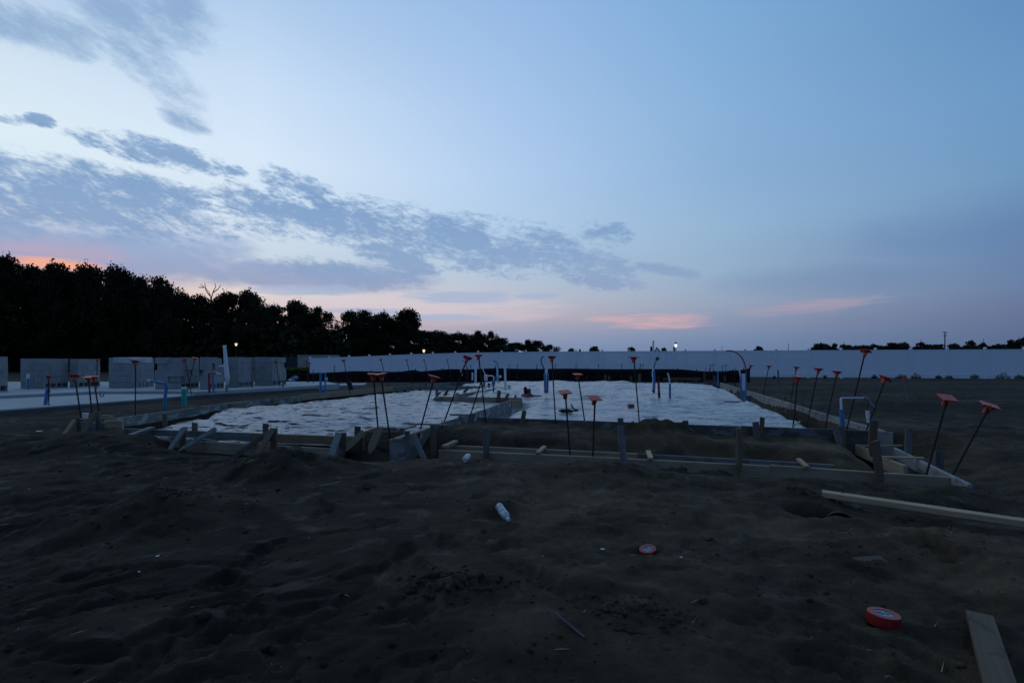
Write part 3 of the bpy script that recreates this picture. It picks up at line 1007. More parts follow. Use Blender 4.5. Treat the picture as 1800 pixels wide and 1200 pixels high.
def vinyl_fence():
    a, c = Vector((-20.5, 52.0)), Vector((36.0, 36.0))
    step = (c - a).length / 26
    d = (c - a).normalized()
    r = root('vinyl_fence', (a.x, a.y, 0), 'long white vinyl privacy fence with capped posts behind the building site', 'fence', None)

    def top(p):
        px = CX + p.x / p.y * F
        return CH - (np.interp(px, [q[0] for q in FP], [q[1] for q in FP]) - HY) / F * p.y
    ang = math.atan2(d.y, d.x)
    bm = bmesh.new()
    box(bm, -0.065, 0.065, -0.065, 0.065, -2.3, -0.02, 0.006)
    post0 = None
    mem = None
    for i in range(33):
        p = a + d * step * i
        z = top(p)
        if post0 is None:
            post0 = bm_obj('post', bm, M['vinyl'], r)
            cb = bmesh.new()
            vs = box(cb, -0.085, 0.085, -0.085, 0.085, -0.02, 0.03)
            bmesh.ops.create_cone(cb, cap_ends=True, segments=4, radius1=0.12, radius2=0.02, depth=0.06, matrix=Matrix.Translation((0, 0, 0.0605)) @ Matrix.Rotation(R(45), 4, 'Z'))
            cap0 = bm_obj('post_cap', cb, M['vinyl'], post0)
            post, cap = post0, cap0
        else:
            post = post0.copy()
            link(post, r)
            cap = cap0.copy()
            link(cap, post)
        post.location = (p.x - a.x, p.y - a.y, z + 0.07)
        post.rotation_euler = (0, 0, ang)
        if i < 32:
            p2 = a + d * step * (i + 1)
            z2 = top(p2)
            pb = bmesh.new()
            L = step - 0.13
            n = 14
            for k in range(n):      # tongue and groove boards
                x0, x1 = 0.065 + L * k / n, 0.065 + L * (k + 1) / n - 0.006
                za, zb = z + (z2 - z) * (x0 / step), z + (z2 - z) * (x1 / step)
                v = box(pb, x0, x1, -0.012, 0.012, -2.0, 0.0)
                for w in v:
                    f = (w.co.x / step)
                    w.co.z += z + (z2 - z) * f - 0.08
            for zo, hh in ((-0.09, 0.09), (-1.9, 0.14)):
                v = box(pb, 0.065, 0.065 + L, -0.025, 0.025, zo, zo + hh)
                for w in v:
                    w.co.z += z + (z2 - z) * (w.co.x / step)
            pan = bm_obj('panel', pb, M['vinyl'], r)
            pan.location = (p.x - a.x, p.y - a.y, 0)
            pan.rotation_euler = (0, 0, ang)


vinyl_fence()


def silt_fence():
    P = [(500, 657, 31), (520, 656, 31), (545, 655.5, 31), (585, 654, 30.6), (622, 652, 30.3), (660, 652.5, 30), (700, 653, 30), (727, 650, 30), (740, 652.5, 30), (762, 650.5, 29.8), (790, 648.5, 29.5), (830, 648.8, 29.5), (870, 647, 29.5), (930, 648.2, 29.5),
         (1000, 647.5, 29.4), (1080, 648.6, 29.3), (1150, 648.3, 29.2), (1200, 649, 29), (1225, 651.5, 29), (1250, 652.5, 29), (1280, 651, 29), (1300, 650.2, 29), (1312, 648.5, 29), (1319, 645.5, 29)]
    r = root('silt_fence', PY(900, 670, 29.5), 'low black fabric silt fence with a sagging top edge in front of the white fence', 'silt fence')
    co, fa = [], []
    pts = curve([PY(*p) for p in P], 5)
    for i, p in enumerate(pts):
        wob = 0.05 * math.sin(i * 0.9)
        for k in range(5):
            f = k / 4
            zb = -0.25
            co.append((p.x + 0.02 * math.sin(i * 2.1 + k), p.y + wob * math.sin(f * 3.1), p.z + (zb - p.z) * f))
    for i in range(len(pts) - 1):
        for k in range(4):
            a = i * 5 + k
            fa.append((a, a + 5, a + 6, a + 1))
    o = np_obj('fabric', np.array(co) - np.array(r.location), fa, M['silt'], r, True)
    sol = o.modifiers.new('thick', 'SOLIDIFY')
    sol.thickness = 0.012
    bm = bmesh.new()
    box(bm, -0.02, 0.02, 0.03, 0.07, -1.0, 0.08)
    s0 = None
    for i in range(0, len(pts), 6):
        if s0 is None:
            s0 = bm_obj('stake', bm, M['dark'], r)
            s = s0
        else:
            s = s0.copy()
            link(s, r)
        s.location = pts[i] - Vector(r.location)


silt_fence()

# ------------------------------------------------------------------ trees


def tree_meshes(seed, n=6500, width=0.34, low=0.14, leaf=0.024, nclump=46, lean=0.0):
    g = np.random.default_rng(seed)
    cl = []
    while len(cl) < nclump:
        h = low + (1 - low) * g.random()
        t = (h - low) / (1 - low)
        rad = width * (0.55 + 0.6 * math.sin(math.pi * min(1, t * 0.85 + 0.12))) * (1.0 if t < 0.75 else (1.02 - t) / 0.27 * 0.75 + 0.25)
        a = g.random() * 6.283
        q = math.sqrt(g.random())
        cl.append((rad * q * math.cos(a), rad * q * math.sin(a), min(h, 0.94), 0.045 + 0.11 * g.random() ** 2))
    cl = np.array(cl)
    lop = g.uniform(0, 6.28)
    cl[:, 0] += 0.10 * math.cos(lop) * (cl[:, 2] - 0.5)
    cl[:, 1] += 0.10 * math.sin(lop) * (cl[:, 2] - 0.5)
    cl[:, :2] *= (1 + 0.35 * vnoise(np.arctan2(cl[:, 1], cl[:, 0]) * 1.3 + 9, cl[:, 2] * 3.5, seed))[:, None]
    w = cl[:, 3] ** 2
    k = g.choice(len(cl), n, p=w / w.sum())
    v = g.normal(size=(n, 3))
    v /= np.linalg.norm(v, axis=1)[:, None]
    pos = cl[k, :3] + v * (cl[k, 3] * g.random(n) ** 0.45)[:, None] * np.array([1.15, 1.15, 0.85])
    # sprays that stick out of the outline
    m = n // 12
    kk = g.choice(len(cl), m)
    vv = g.normal(size=(m, 3))
    vv[:, 2] = np.abs(vv[:, 2]) * 0.8
    vv /= np.linalg.norm(vv, axis=1)[:, None]
    pos[:m] = cl[kk, :3] + vv * (cl[kk, 3] * (0.9 + 0.3 * g.random(m)))[:, None]
    kz = 0.985 / np.quantile(pos[:, 2], 0.998)
    pos[:, 2] *= kz
    cl[:, 2] *= kz
    a = g.normal(size=(n, 3))
    a /= np.linalg.norm(a, axis=1)[:, None]
    c = np.cross(a, g.normal(size=(n, 3)))
    c /= np.linalg.norm(c, axis=1)[:, None]
    s = leaf * g.uniform(0.6, 1.4, n)[:, None]
    co = np.stack([pos - a * s, pos + c * s * 0.6, pos + a * s, pos - c * s * 0.6], 1).reshape(-1, 3)
    fa = np.arange(n * 4).reshape(-1, 4)
    bm = bmesh.new()
    tube(bm, curve([(0, 0, -0.03), (0.01, 0.0, 0.2), (0.02 + lean, 0.01, 0.45), (0.02 + lean * 2, 0.0, 0.75)], 4), [0.026 - 0.0014 * i for i in range(13)], 7)
    for i in range(9):
        t = cl[g.integers(len(cl))]
        h0 = min(0.15 + 0.5 * g.random(), t[2])
        tube(bm, curve([(0.012, 0, h0), (t[0] * 0.45, t[1] * 0.45, (h0 + t[2]) / 2 + 0.02), (t[0], t[1], t[2])], 3), [0.012 - 0.0015 * j for j in range(7)], 5)
    tm = bpy.data.meshes.new('trunk')
    bm.to_mesh(tm)
    bm.free()
    tm.materials.append(M['bark'])
    cm = bpy.data.meshes.new('crown')
    cm.vertices.add(len(co))
    cm.vertices.foreach_set('co', co.astype(np.float32).ravel())
    cm.loops.add(fa.size)
    cm.loops.foreach_set('vertex_index', fa.astype(np.int32).ravel())
    cm.polygons.add(n)
    cm.polygons.foreach_set('loop_start', np.arange(n, dtype=np.int32) * 4)
    cm.polygons.foreach_set('loop_total', np.full(n, 4, dtype=np.int32))
    cm.update(calc_edges=True)
    cm.materials.append(M['leaf'])
    return tm, cm


OAKS = [tree_meshes(100 + i, (15000, 15000, 8500, 15000, 9500)[i], (0.34, 0.40, 0.30, 0.37, 0.33)[i], (0.10, 0.14, 0.12, 0.08, 0.16)[i], 0.0165, (66, 76, 58, 70, 62)[i]) for i in range(5)]
THIN = [tree_meshes(200 + i, 3600, 0.30, 0.22, 0.02, 30) for i in range(2)]
FAR = []
for i in range(3):
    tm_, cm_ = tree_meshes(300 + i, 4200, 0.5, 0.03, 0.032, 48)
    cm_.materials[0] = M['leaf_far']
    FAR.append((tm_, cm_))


def tree(px, ytop, Y, halfw, kinds, label, group, name='oak_tree', zb=-0.3):
    ytop += 5 if ytop < 580 else 0
    halfw *= 1.35 if 750 < px < 980 else 1.0
    x = (px - CX) / F * Y
    ztop = CH - (ytop - HY) / F * Y
    h = ztop - zb
    tm, cm = kinds
    r = root(name, (x, Y, zb), label, 'tree', group)
    r.rotation_euler = (0, 0, random.uniform(0, 6.28))
    w = halfw / F * Y
    base = 0.38
    r.scale = (w / base, w / base, h * 1.02)
    for nm, me in (('trunk', tm), ('crown', cm)):
        o = bpy.data.objects.new(nm, me)
        link(o, r)
    return r


G_LEFT = 'dark oaks of the wood behind the site on the left'
LEFT = [  # px, top y, distance, half width px, mesh, label
    (-140, 440, 62, 95, 1, 'tall dark tree beyond the left edge of the picture'),
    (4, 446, 70, 42, 0, 'dark tree cut by the left edge of the picture, tallest of the wood'),
    (48, 464, 75, 46, 2, 'dark round tree under the orange sunset streak, second from the left edge'),
    (98, 461, 72, 46, 3, 'broad dark tree in front of the sunset glow, third from the left edge'),
    (152, 463, 76, 44, 1, 'dark tree at the right end of the orange sunset streak'),
    (215, 468, 74, 42, 0, 'dark tree with a domed top above the gap between the block stacks'),
    (245, 482, 78, 30, 4, 'dark tree just right of the domed tree above the film-wrapped stack'),
    (281, 483, 74, 36, 2, 'dark tree with a bushy pointed top above the two crossed rebars'),
    (318, 510, 80, 40, 3, 'lower dark tree right of the bushy pointed tree'),
    (352, 515, 84, 34, 4, 'low dark tree behind the bare branches'),
    (396, 511, 78, 38, 1, 'dark tree right of the bare branches, above the tall white vent pipe'),
    (437, 508, 76, 34, 3, 'square-topped dark tree with sky showing through its right flank'),
    (482, 532, 90, 32, 0, 'dark tree left of the tree line dip, above the end of the block row'),
    (524, 526, 88, 38, 1, 'dark rounded tree above the beige trailer'),
    (563, 536, 92, 34, 2, 'dark tree right of the rounded tree above the beige trailer'),
    (612, 543, 95, 32, 4, 'airy dark tree above the left part of the white fence'),
    (640, 541, 96, 30, 2, 'dark upright tree, second left of the last tall tree'),
    (674, 545, 98, 28, 3, 'thin-crowned dark tree just left of the last tall tree'),
    (708, 540, 96, 40, 0, 'large feathery dark tree that ends the tall part of the wood'),
    (768, 583, 125, 34, 1, 'low dark tree right of the large feathery tree'),
    (806, 586, 130, 34, 3, 'low dark tree above the paired white pipes'),
    (846, 588, 135, 30, 0, 'low dark tree with two thin tops behind the red-capped rebar pair'),
    (878, 594, 140, 26, 2, 'low dark tree right of the two thin tops'),
    (905, 603, 150, 24, 1, 'small dark tree near the end of the tree line'),
    (926, 605, 155, 16, 3, 'last small dark tree of the continuous tree line'),
    (945, 599, 160, 16, 4, 'small airy tree standing just clear of the tree line'),
    (964, 606, 165, 14, 2, 'smallest dark tree at the tail of the tree line'),
]
for px, yt, Y, hw, k, lab in LEFT:
    tree(px, yt, Y, hw, OAKS[k], lab, G_LEFT)
G_BACK = 'second row of trees deep in the wood'
SIL = [(-200, 445), (0, 450), (100, 464), (180, 478), (250, 488), (300, 500), (340, 516), (440, 512), (466, 546), (520, 530), (590, 556), (640, 546), (720, 546), (745, 578), (815, 590), (890, 602), (930, 608), (975, 616)]
for i, px in enumerate(range(-170, 950, 43)):
    yt = np.interp(px, [q[0] for q in SIL], [q[1] for q in SIL]) + random.uniform(9, 24)
    tree(px + random.uniform(-8, 8), yt, (95 if px < 560 else 118 if px < 740 else 158) + random.uniform(-4, 4), random.uniform(40, 56) if px < 740 else 42, OAKS[(i * 3) % 5], 'dark tree of the second row hidden deep in the wood', G_BACK)
for px, yt, lab in ((838, 581, 'thin sparse tree rising left above the low tree line'), (862, 582, 'thin sparse tree rising right above the low tree line'), (930, 597, 'thin sparse twig of a tree left of the small airy tree')):
    tree(px, yt, 134, 9, THIN[px % 2], lab, 'thin sparse trees over the low tree line', 'sparse_tree')


def bare_tree():
    r = root('bare_tree', (PY(372, 640, 77).x, 77, 0), 'leafless forked branches sticking out above the dark wood', 'tree')
    bm = bmesh.new()
    for pts in ([(366, 640), (370, 540), (368, 515), (352, 499)], [(369, 520), (362, 510), (360, 497)], [(370, 530), (375, 512), (379, 504), (377, 497)], [(375, 514), (383, 508), (388, 501)], [(358, 505), (349, 505)]):
        q = [PY(a, c, 77) - r.location for a, c in pts]
        tube(bm, curve(q, 3), [0.085 - 0.065 * i / (len(q) * 3) for i in range(3 * (len(q) - 1) + 1)], 5)
    bm_obj('trunk', bm, M['bark'], r)


bare_tree()


def leaf_mass(name, boxes, mat, n, leaf, label, seed=5):
    g = np.random.default_rng(seed)
    co = []
    for x0, x1, y0, y1, h, k in boxes:
        x = g.uniform(x0, x1, k)
        y = g.uniform(y0, y1, k)
        hh = h * (0.75 + 0.35 * vnoise(x * 0.4, y * 0.4, 3))
        z = hh * g.random(k) ** 0.8 - 0.3
        pos = np.stack([x, y, z], 1)
        a = g.normal(size=(k, 3))
        a /= np.linalg.norm(a, axis=1)[:, None]
        c = np.cross(a, g.normal(size=(k, 3)))
        c /= np.linalg.norm(c, axis=1)[:, None]
        s = leaf * g.uniform(0.6, 1.4, k)[:, None]
        co.append(np.stack([pos - a * s, pos + c * s * 0.7, pos + a * s, pos - c * s * 0.7], 1).reshape(-1, 3))
    co = np.concatenate(co)
    return tag(np_obj(name, co, np.arange(len(co)).reshape(-1, 4), mat), label, None, None, 'stuff')


leaf_mass('undergrowth', [(-75, -32, 74, 80, 6.5, 14000), (-50, -28, 84, 90, 6.5, 9000), (-36, -15, 100, 108, 4.0, 6000), (-24, -3, 130, 140, 6.0, 9000), (-12, 8, 160, 170, 4.6, 6000)],
          M['leaf'], 0, 0.42, 'dark undergrowth filling the foot of the wood')

G_FAR = 'distant trees over the right end of the white fence'
for i, (px, yt, hw, lab) in enumerate([
        (1446, 603, 13, 'distant tree at the left end of the far tree line on the right'), (1466, 604, 12, 'distant tree second from the left in the far tree line on the right'),
        (1491, 607, 11, 'distant low tree beside a thin mast, behind the tall red-capped rebar'), (1513, 607, 12, 'distant low tree directly behind the tall leaning red cap'),
        (1538, 605, 12, 'distant pale tree right of the tall leaning red cap'), (1566, 603, 14, 'distant rounded tree, widest of the far line left of the utility pole'),
        (1590, 602, 11, 'distant tree touching the widest rounded tree'), (1618, 602, 14, 'distant tree with a thin mast rising behind it, left of the utility pole'),
        (1644, 607, 12, 'distant low tree just left of the utility pole'), (1678, 604, 12, 'distant tree just right of the utility pole'),
        (1704, 599, 12, 'distant tree with the highest top between the utility pole and the right mast'), (1727, 603, 11, 'distant tree in front of the right mast'),
        (1752, 605, 13, 'distant low tree right of the right mast'), (1778, 598, 14, 'tall distant tree near the right edge of the picture'), (1806, 592, 20, 'distant tree cut by the right edge of the picture'),
        (1850, 596, 24, 'distant tree beyond the right edge of the picture'), (1910, 600, 24, 'second distant tree beyond the right edge of the picture')]):
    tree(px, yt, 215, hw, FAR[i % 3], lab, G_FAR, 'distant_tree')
for i, px in enumerate(range(1440, 1960, 21)):
    tree(px + random.uniform(-4, 4), random.uniform(605.5, 610), 225, random.uniform(11, 17), FAR[(i * 2) % 3], 'low distant tree filling the gaps of the far tree line on the right', 'low trees of the far tree line', 'distant_tree')
for i, (px, yt, hw, lab) in enumerate([
        (1003, 612, 6, 'tiny treetop over the fence left of the palm clump'), (1020, 614, 5, 'lowest tiny treetop over the fence, left of the palm clump'), (1047, 609, 10, 'bushy distant clump over the middle of the white fence'),
        (1111, 610, 8, 'flat-topped distant clump just left of the tall thin vent pipe'), (1145, 609, 5, 'small pointed treetop touching the tall thin vent pipe'), (1155, 611, 5, 'small treetop right of the tall thin vent pipe'),
        (1168, 611, 6, 'small treetop between the vent pipe and the lit lantern'), (1185, 610, 4, 'small treetop directly beside the lit lantern'), (1332, 609, 7, 'small lone treetop above the fence right of the red pipe arch')]):
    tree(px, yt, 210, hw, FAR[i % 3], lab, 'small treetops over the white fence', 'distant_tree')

# ------------------------------------------------------------------ poles and lamps


def utility_pole():
    p = PY(1661, 640, 200)
    r = root('utility_pole', (p.x, 200, 0), 'dark wooden utility pole with short crossarms among the distant trees', 'utility pole')
    zt = CH + (HY - 583) / F * 200
    bm = bmesh.new()
    tube(bm, [(0, 0, -0.5), (0, 0, zt)], [0.24, 0.17], 8)
    bm_obj('shaft', bm, M['pole'], r)
    for z, w in ((zt - 0.2, 0.95), (zt - 1.5, 0.65)):
        bm = bmesh.new()
        box(bm, -w, w, -0.08, 0.08, z - 0.12, z + 0.1)
        bm_obj('crossarm', bm, M['pole'], r)
        if z > zt - 1:
            for sx in (-0.8, 0, 0.8):
                ib = bmesh.new()
                lathe(ib, [(0.0, z + 0.1), (0.07, z + 0.1), (0.09, z + 0.2), (0.0, z + 0.32)], 6, Matrix.Translation((sx, 0, 0)))
                bm_obj('insulator', ib, M['navy'], r)


utility_pole()
for px, yt, lab in ((1269, 608, 'faint thin mast over the fence left of the red pipe arch'), (1386, 603, 'thin pole over the fence right of the red pipe arch'), (1484, 600, 'thin pole among the distant trees left of the tall leaning cap'),
                    (1619, 596, 'thin pole among the distant trees left of the utility pole'), (1729, 595, 'thin pole among the distant trees near the right edge')):
    p = PY(px, 640, 230)
    bm = bmesh.new()
    tube(bm, [(0, 0, -1), (0, 0, CH + (HY - yt) / F * 230)], [0.16, 0.09], 6)
    o = bm_obj('thin_pole', bm, M['pole'], loc=(p.x, 230, 0))
    tag(o, lab, 'pole', 'thin poles on the horizon')


def street_lamp(px, ytop, Y, size, lamp, label):
    p = PY(px, ytop, Y)
    r = root('street_lamp', (p.x, Y, -0.2), label, 'street lamp')
    zt = p.z + 0.2
    s = size
    bm = bmesh.new()
    lathe(bm, [(0.0, 0), (0.16 * s, 0), (0.16 * s, 0.3), (0.08 * s, 0.5), (0.06 * s, zt - 1.0 * s), (0.12 * s, zt - 0.95 * s), (0.0, zt - 0.93 * s)], 8)
    bm_obj('post', bm, M['navy'], r)
    bm = bmesh.new()
    rings = lathe(bm, [(0.10 * s, zt - 0.92 * s), (0.26 * s, zt - 0.45 * s)], 8)
    caps(bm, rings)
    bm_obj('lantern_glass', bm, lamp, r)
    bm = bmesh.new()
    rings = lathe(bm, [(0.36 * s, zt - 0.44 * s), (0.30 * s, zt - 0.36 * s), (0.08 * s, zt - 0.1 * s), (0.03 * s, zt)], 8)
    caps(bm, rings)
    bm_obj('lantern_cap', bm, M['navy'], r)


street_lamp(1188, 600.5, 85, 0.95, M['lamp_white'], 'lit black lantern post showing above the white fence')
street_lamp(745, 610.5, 70, 0.75, M['lamp_warm'], 'small lit lamp above the left half of the white fence')
street_lamp(415, 599.5, 60, 0.6, M['lamp_warm'], 'warm lit lamp in the dark wood above the block stacks')


def trailer(x0, x1, yt, yb, Y, depth, mat, name, label, cat, wheels=True):
    a, c = PY(x0, yb, Y), PY(x1, yt, Y)
    w, h = c.x - a.x, c.z - a.z
    r = root(name, (a.x, Y, a.z), label, cat)
    bm = bmesh.new()
    box(bm, 0, w, 0, depth, 0.35, h, 0.03)
    n = int(w / 0.35)
    for k in range(n):
        box(bm, w * (k + 0.4) / n, w * (k + 0.6) / n, -0.025, 0.01, 0.4, h - 0.08)
    bm_obj('body', bm, mat, r)
    bm = bmesh.new()
    box(bm, -0.05, w + 0.05, -0.05, depth + 0.05, h, h + 0.08, 0.02)
    bm_obj('roof', bm, mat, r)
    bm = bmesh.new()
    box(bm, 0.2, w - 0.2, 0.2, depth - 0.2, 0.0, 0.35)
    bm_obj('base_skirt', bm, M['navy'], r)


trailer(523, 584, 625, 651, 60, 2.6, M['beige'], 'box_trailer', 'beige ribbed box trailer behind the left end of the white fence', 'trailer')
trailer(503, 522, 628, 651, 64, 2.4, M['navy'], 'storage_container', 'dark storage container between the block stacks and the beige trailer', 'container')


def grass():
    g = np.random.default_rng(3)
    n = 5200
    a, c, d, e = Pz(498, 655, -0.1), Pz(552, 655, -0.1), PY(545, 650, 58), PY(500, 650, 58)
    u, v = g.random(n), g.random(n)
    x = (a.x * (1 - u) + c.x * u) * (1 - v) + (e.x * (1 - u) + d.x * u) * v
    y = a.y * (1 - v) + d.y * v
    hh = g.uniform(0.18, 0.42, n)
    ang = g.uniform(0, 3.14, n)
    w = 0.05
    dx, dy = np.cos(ang) * w, np.sin(ang) * w
    lx, ly = g.normal(0, 0.1, n), g.normal(0, 0.1, n)
    zb = -0.15 + (y - a.y) / (58 - a.y) * 0.35
    co = np.stack([np.stack([x - dx, y - dy, zb], 1), np.stack([x + dx, y + dy, zb], 1), np.stack([x + dx * 0.3 + lx, y + dy * 0.3 + ly, zb + hh], 1), np.stack([x - dx * 0.3 + lx, y - dy * 0.3 + ly, zb + hh], 1)], 1).reshape(-1, 3)
    tag(np_obj('grass', co, np.arange(n * 4).reshape(-1, 4), M['grass']), 'strip of yellow-green grass in front of the beige trailer', None, None, 'stuff')


grass()


def weeds():
    for i, (px, yt, hw, lab) in enumerate([(1537, 660, 5, 'tiny weed at the fence foot left of the leaning red cap'), (1583, 659, 9, 'low weed clump at the fence foot left of the wooden survey stake'), (1610, 657, 9, 'weed clump at the fence foot right of the wooden survey stake'),
                                             (1650, 661, 6, 'small weed at the fence foot above the nearer tilted red cap'), (1668, 661, 7, 'small weed above the right side of the nearer tilted red cap'), (1713, 659, 9, 'weed clump at the fence foot left of the largest weeds'),
                                             (1763, 656, 12, 'largest weed clump at the fence foot near the right edge'), (1792, 660, 10, 'weed clump at the fence foot by the right edge'), (1362, 661, 4, 'tiny weed at the fence foot near the far survey lath'), (1450, 661, 3, 'lone tiny weed in the middle of the right fence foot')]):
        Y = 34.5 - (px - 1400) * 0.002
        c, h, w = PY(px, 667, Y), (668 - yt) / F * Y, hw / F * Y
        g = np.random.default_rng(i + 50)
        n = 220
        a = g.uniform(0, 6.28, n)
        q = np.sqrt(g.random(n))
        pos = np.stack([w * q * np.cos(a), 0.5 * w * q * np.sin(a), h * g.random(n) * (1.05 - 0.7 * q ** 2)], 1)
        d = g.normal(size=(n, 3))
        d /= np.linalg.norm(d, axis=1)[:, None]
        e = np.cross(d, g.normal(size=(n, 3)))
        e /= np.linalg.norm(e, axis=1)[:, None]
        s = 0.05
        co = np.stack([pos - d * s, pos + e * s * 0.4, pos + d * s, pos - e * s * 0.4], 1).reshape(-1, 3)
        o = np_obj('weed_clump', co, np.arange(n * 4).reshape(-1, 4), M['weed'], loc=(c.x, Y, gh(c.x, Y) - 0.02))
        tag(o, lab, 'weed', 'weeds along the foot of the white fence')


weeds()

# ------------------------------------------------------------------ neighbouring concrete slab and block stacks


def prism(bm, poly, z0, z1):
    lo = [bm.verts.new((x, y, z0)) for x, y in poly]
    hi = [bm.verts.new((x, y, z1)) for x, y in poly]
    n = len(poly)
    for i in range(n):
        bm.faces.new((lo[i], lo[(i + 1) % n], hi[(i + 1) % n], hi[i]))
    bm.faces.new(hi)
    bm.faces.new(list(reversed(lo)))


def neighbour_slab():
    e = lambda x, y: xy(Pz(x, y, 0.12))
    u = lambda x, y: xy(Pz(x, y, 0.20))
    r = root('foundation_slab', (-10, 14, 0), 'pale finished concrete foundation slab with a step, carrying the block stacks', 'foundation')
    o_ = Vector(r.location)
    sh_ = lambda P: [(x - o_.x, y - o_.y) for x, y in P]
    bm = bmesh.new()
    prism(bm, sh_([e(-320, 746), e(0, 720), e(250, 701.5), e(342, 693.5), u(342, 688.3), u(300, 687.5), u(175, 687.8), u(0, 695.5), u(-320, 713)]), -0.06, 0.12)
    bm_obj('lower_pad', bm, M['slab'], r)
    bm = bmesh.new()
    prism(bm, sh_([u(-320, 713), u(0, 695), u(175, 687.3), u(300, 687), u(342, 688), e(345, 693.2), u(560, 677), u(596, 674.6), (-8.5, 23.5), (-36, 23.5), (-36, 12.5)]), -0.06, 0.20)
    bm_obj('upper_pad', bm, M['slab'], r)
    bm = bmesh.new()
    P = [e(-330, 747.5), e(0, 721), e(250, 702.3), e(344, 694), u(560, 677.7)]
    P = sh_(P)
    Q = [(x - 0.25, y + 0.05) for x, y in P]
    prism(bm, P + Q[::-1], -0.45, 0.105)
    bm_obj('rough_edge', bm, M['slab_edge'], r)
    a, c, d, f = [xy(Pz(x, y, 0.02)) for x, y in ((592, 678), (640, 676.5), (645, 673.5), (600, 674.5))]
    bm = bmesh.new()
    prism(bm, [a, c, d, f], -0.3, 0.04)
    tag(bm_obj('concrete_pad', bm, M['slab']), 'small pale concrete pad in the dirt beside a black leaning pipe', 'concrete pad')


neighbour_slab()


def block_stack(x0, xm, x1, yt, yb, label, seed=0, wrap=False, z=0.20, gaps=(), sgaps=(), cores=True):
    """front face from x0 to xm, right-hand side face from xm to x1 (pixels)"""
    rs = random.Random(seed)
    Y = (CH - z) * F / (yb - HY)
    a, c = PY(x0, yb, Y), PY(xm, yt, Y)
    w, h = c.x - a.x, c.z - z
    depth = min(1.25, max(0.6, c.x * F / (x1 - CX) - Y))
    r = root('block_stack', ((a.x + c.x) / 2, Y, z), label, 'block stack', 'stacks of concrete blocks on the slab')
    rows = max(3, round(h / 0.2))
    rh = h / rows
    bm = bmesh.new()
    box(bm, -w / 2 + 0.05, w / 2 - 0.05, 0.05, depth - 0.05, rh + 0.02, h - 0.03)   # heart, so no light leaks through the joints

    def wall(L, put, gp, salt):
        for k in range(1, rows):
            kind = (k + seed + salt) % 3
            n = max(2, round(L / (0.2 if kind == 1 else 0.4)))
            off = 0.0
            xs_ = [0.0]
            for i in range(n - 1):
                xs_.append(L * (i + 1) / n + (0.06 * L / n * rs.uniform(-1, 1)))
            xs_.append(L)
            for i in range(n):
                if (k, i) in gp:
                    continue
                put(xs_[i] + 0.0015, xs_[i + 1] - 0.0015, rh * k + 0.001, rh * (k + 1) - 0.001 + rs.uniform(-0.002, 0.0), rs.uniform(-0.007, 0.009))
    wall(w, lambda p, q, zl, zh, j: box(bm, -w / 2 + p, -w / 2 + q, j, 0.19 + j, zl, zh, 0.005), gaps, 0)
    wall(depth - 0.2, lambda p, q, zl, zh, j: box(bm, w / 2 - 0.19 + j, w / 2 + j, 0.195 + p, 0.195 + q, zl, zh, 0.005), sgaps, 1)
    wall(w - 0.2, lambda p, q, zl, zh, j: box(bm, -w / 2 + p, -w / 2 + q, depth - 0.19, depth, zl, zh, 0.005), (), 2)
    bm_obj('block_courses', bm, M['block'], r)
    # the bottom course lies with its hollow cores towards the side
    bm = bmesh.new()
    n = max(2, round(depth / 0.4))
    bw = depth / n
    t = 0.036
    x0_, x1_ = -w / 2 + 0.004, w / 2
    for i in range(n):
        y = bw * i
        box(bm, x0_, x1_, y + 0.003, y + bw - 0.003, rh - t, rh - 0.001, 0.004)
        box(bm, x0_, x1_, y + 0.003, y + bw - 0.003, 0.0, t, 0.004)
        for f in (0.0, 0.5 - t / bw / 2, 1 - t / bw):
            box(bm, x0_ + 0.002, x1_ - 0.002, y + 0.003 + bw * f, y + bw * f + t - 0.003, t, rh - t)
        box(bm, x0_ + 0.02, (x1_ - 0.22) if cores else x1_ - 0.002, y + 0.01, y + bw - 0.01, t, rh - t)
    bm_obj('base_course', bm, M['block'], r)
    if wrap:
        n_ = 24
        bm = bmesh.new()
        box(bm, -w * 0.3, w * 0.5 + 0.012, -0.012, depth * 0.9, h - 0.17, h + 0.012, 0.01)
        for v in bm.verts:
            v.co.z += 0.012 * math.sin(v.co.x * 11 + v.co.y * 5)
        bm_obj('plastic_wrap', bm, M['wrap'], r)
    return r


block_stack(-100, -44, 14, 626, 691, 'grey concrete block stack cut by the left edge of the picture', seed=1)
block_stack(36, 79, 120, 630, 683, 'grey concrete block stack behind the blue pipe stub, left of the darker gap', seed=2)
block_stack(122, 138, 176, 630.5, 681, 'narrow grey concrete block stack with a red-capped rebar at its right end', seed=3)
block_stack(191, 232, 271, 628.5, 682, 'grey concrete block stack with clear plastic film over its top', seed=4, wrap=True, cores=False)
block_stack(272, 318, 350, 628, 684, 'grey concrete block stack with dark slots, behind the crossed rebars', seed=5, gaps=((1, 1), (3, 0), (4, 1)), sgaps=((2, 0), (3, 2)))
block_stack(351, 366, 394, 627.5, 684.5, 'grey concrete block stack with dark slots, left of the tall white vent pipe', seed=6, gaps=((2, 0),), sgaps=((4, 1), (3, 0)))
block_stack(396, 420, 446, 627.5, 681, 'brownish-footed concrete block stack right of the tall white vent pipe', seed=7)
block_stack(447, 479, 503, 627.5, 678, 'grey concrete block stack at the right end of the row', seed=8, sgaps=((3, 1),))

# ------------------------------------------------------------------ formwork boards
UP = Vector((0, 0, 1))
GB = 'formwork boards round the house pad'


def fb(a, c, z, h, t, mat, label, group=GB, name='form_board', **kw):
    p = a if isinstance(a, Vector) else Pz(a[0], a[1], z)
    q = c if isinstance(c, Vector) else Pz(c[0], c[1], z)
    return beam(name, p, q, h, t, M[mat], label, 'board', group, **kw)


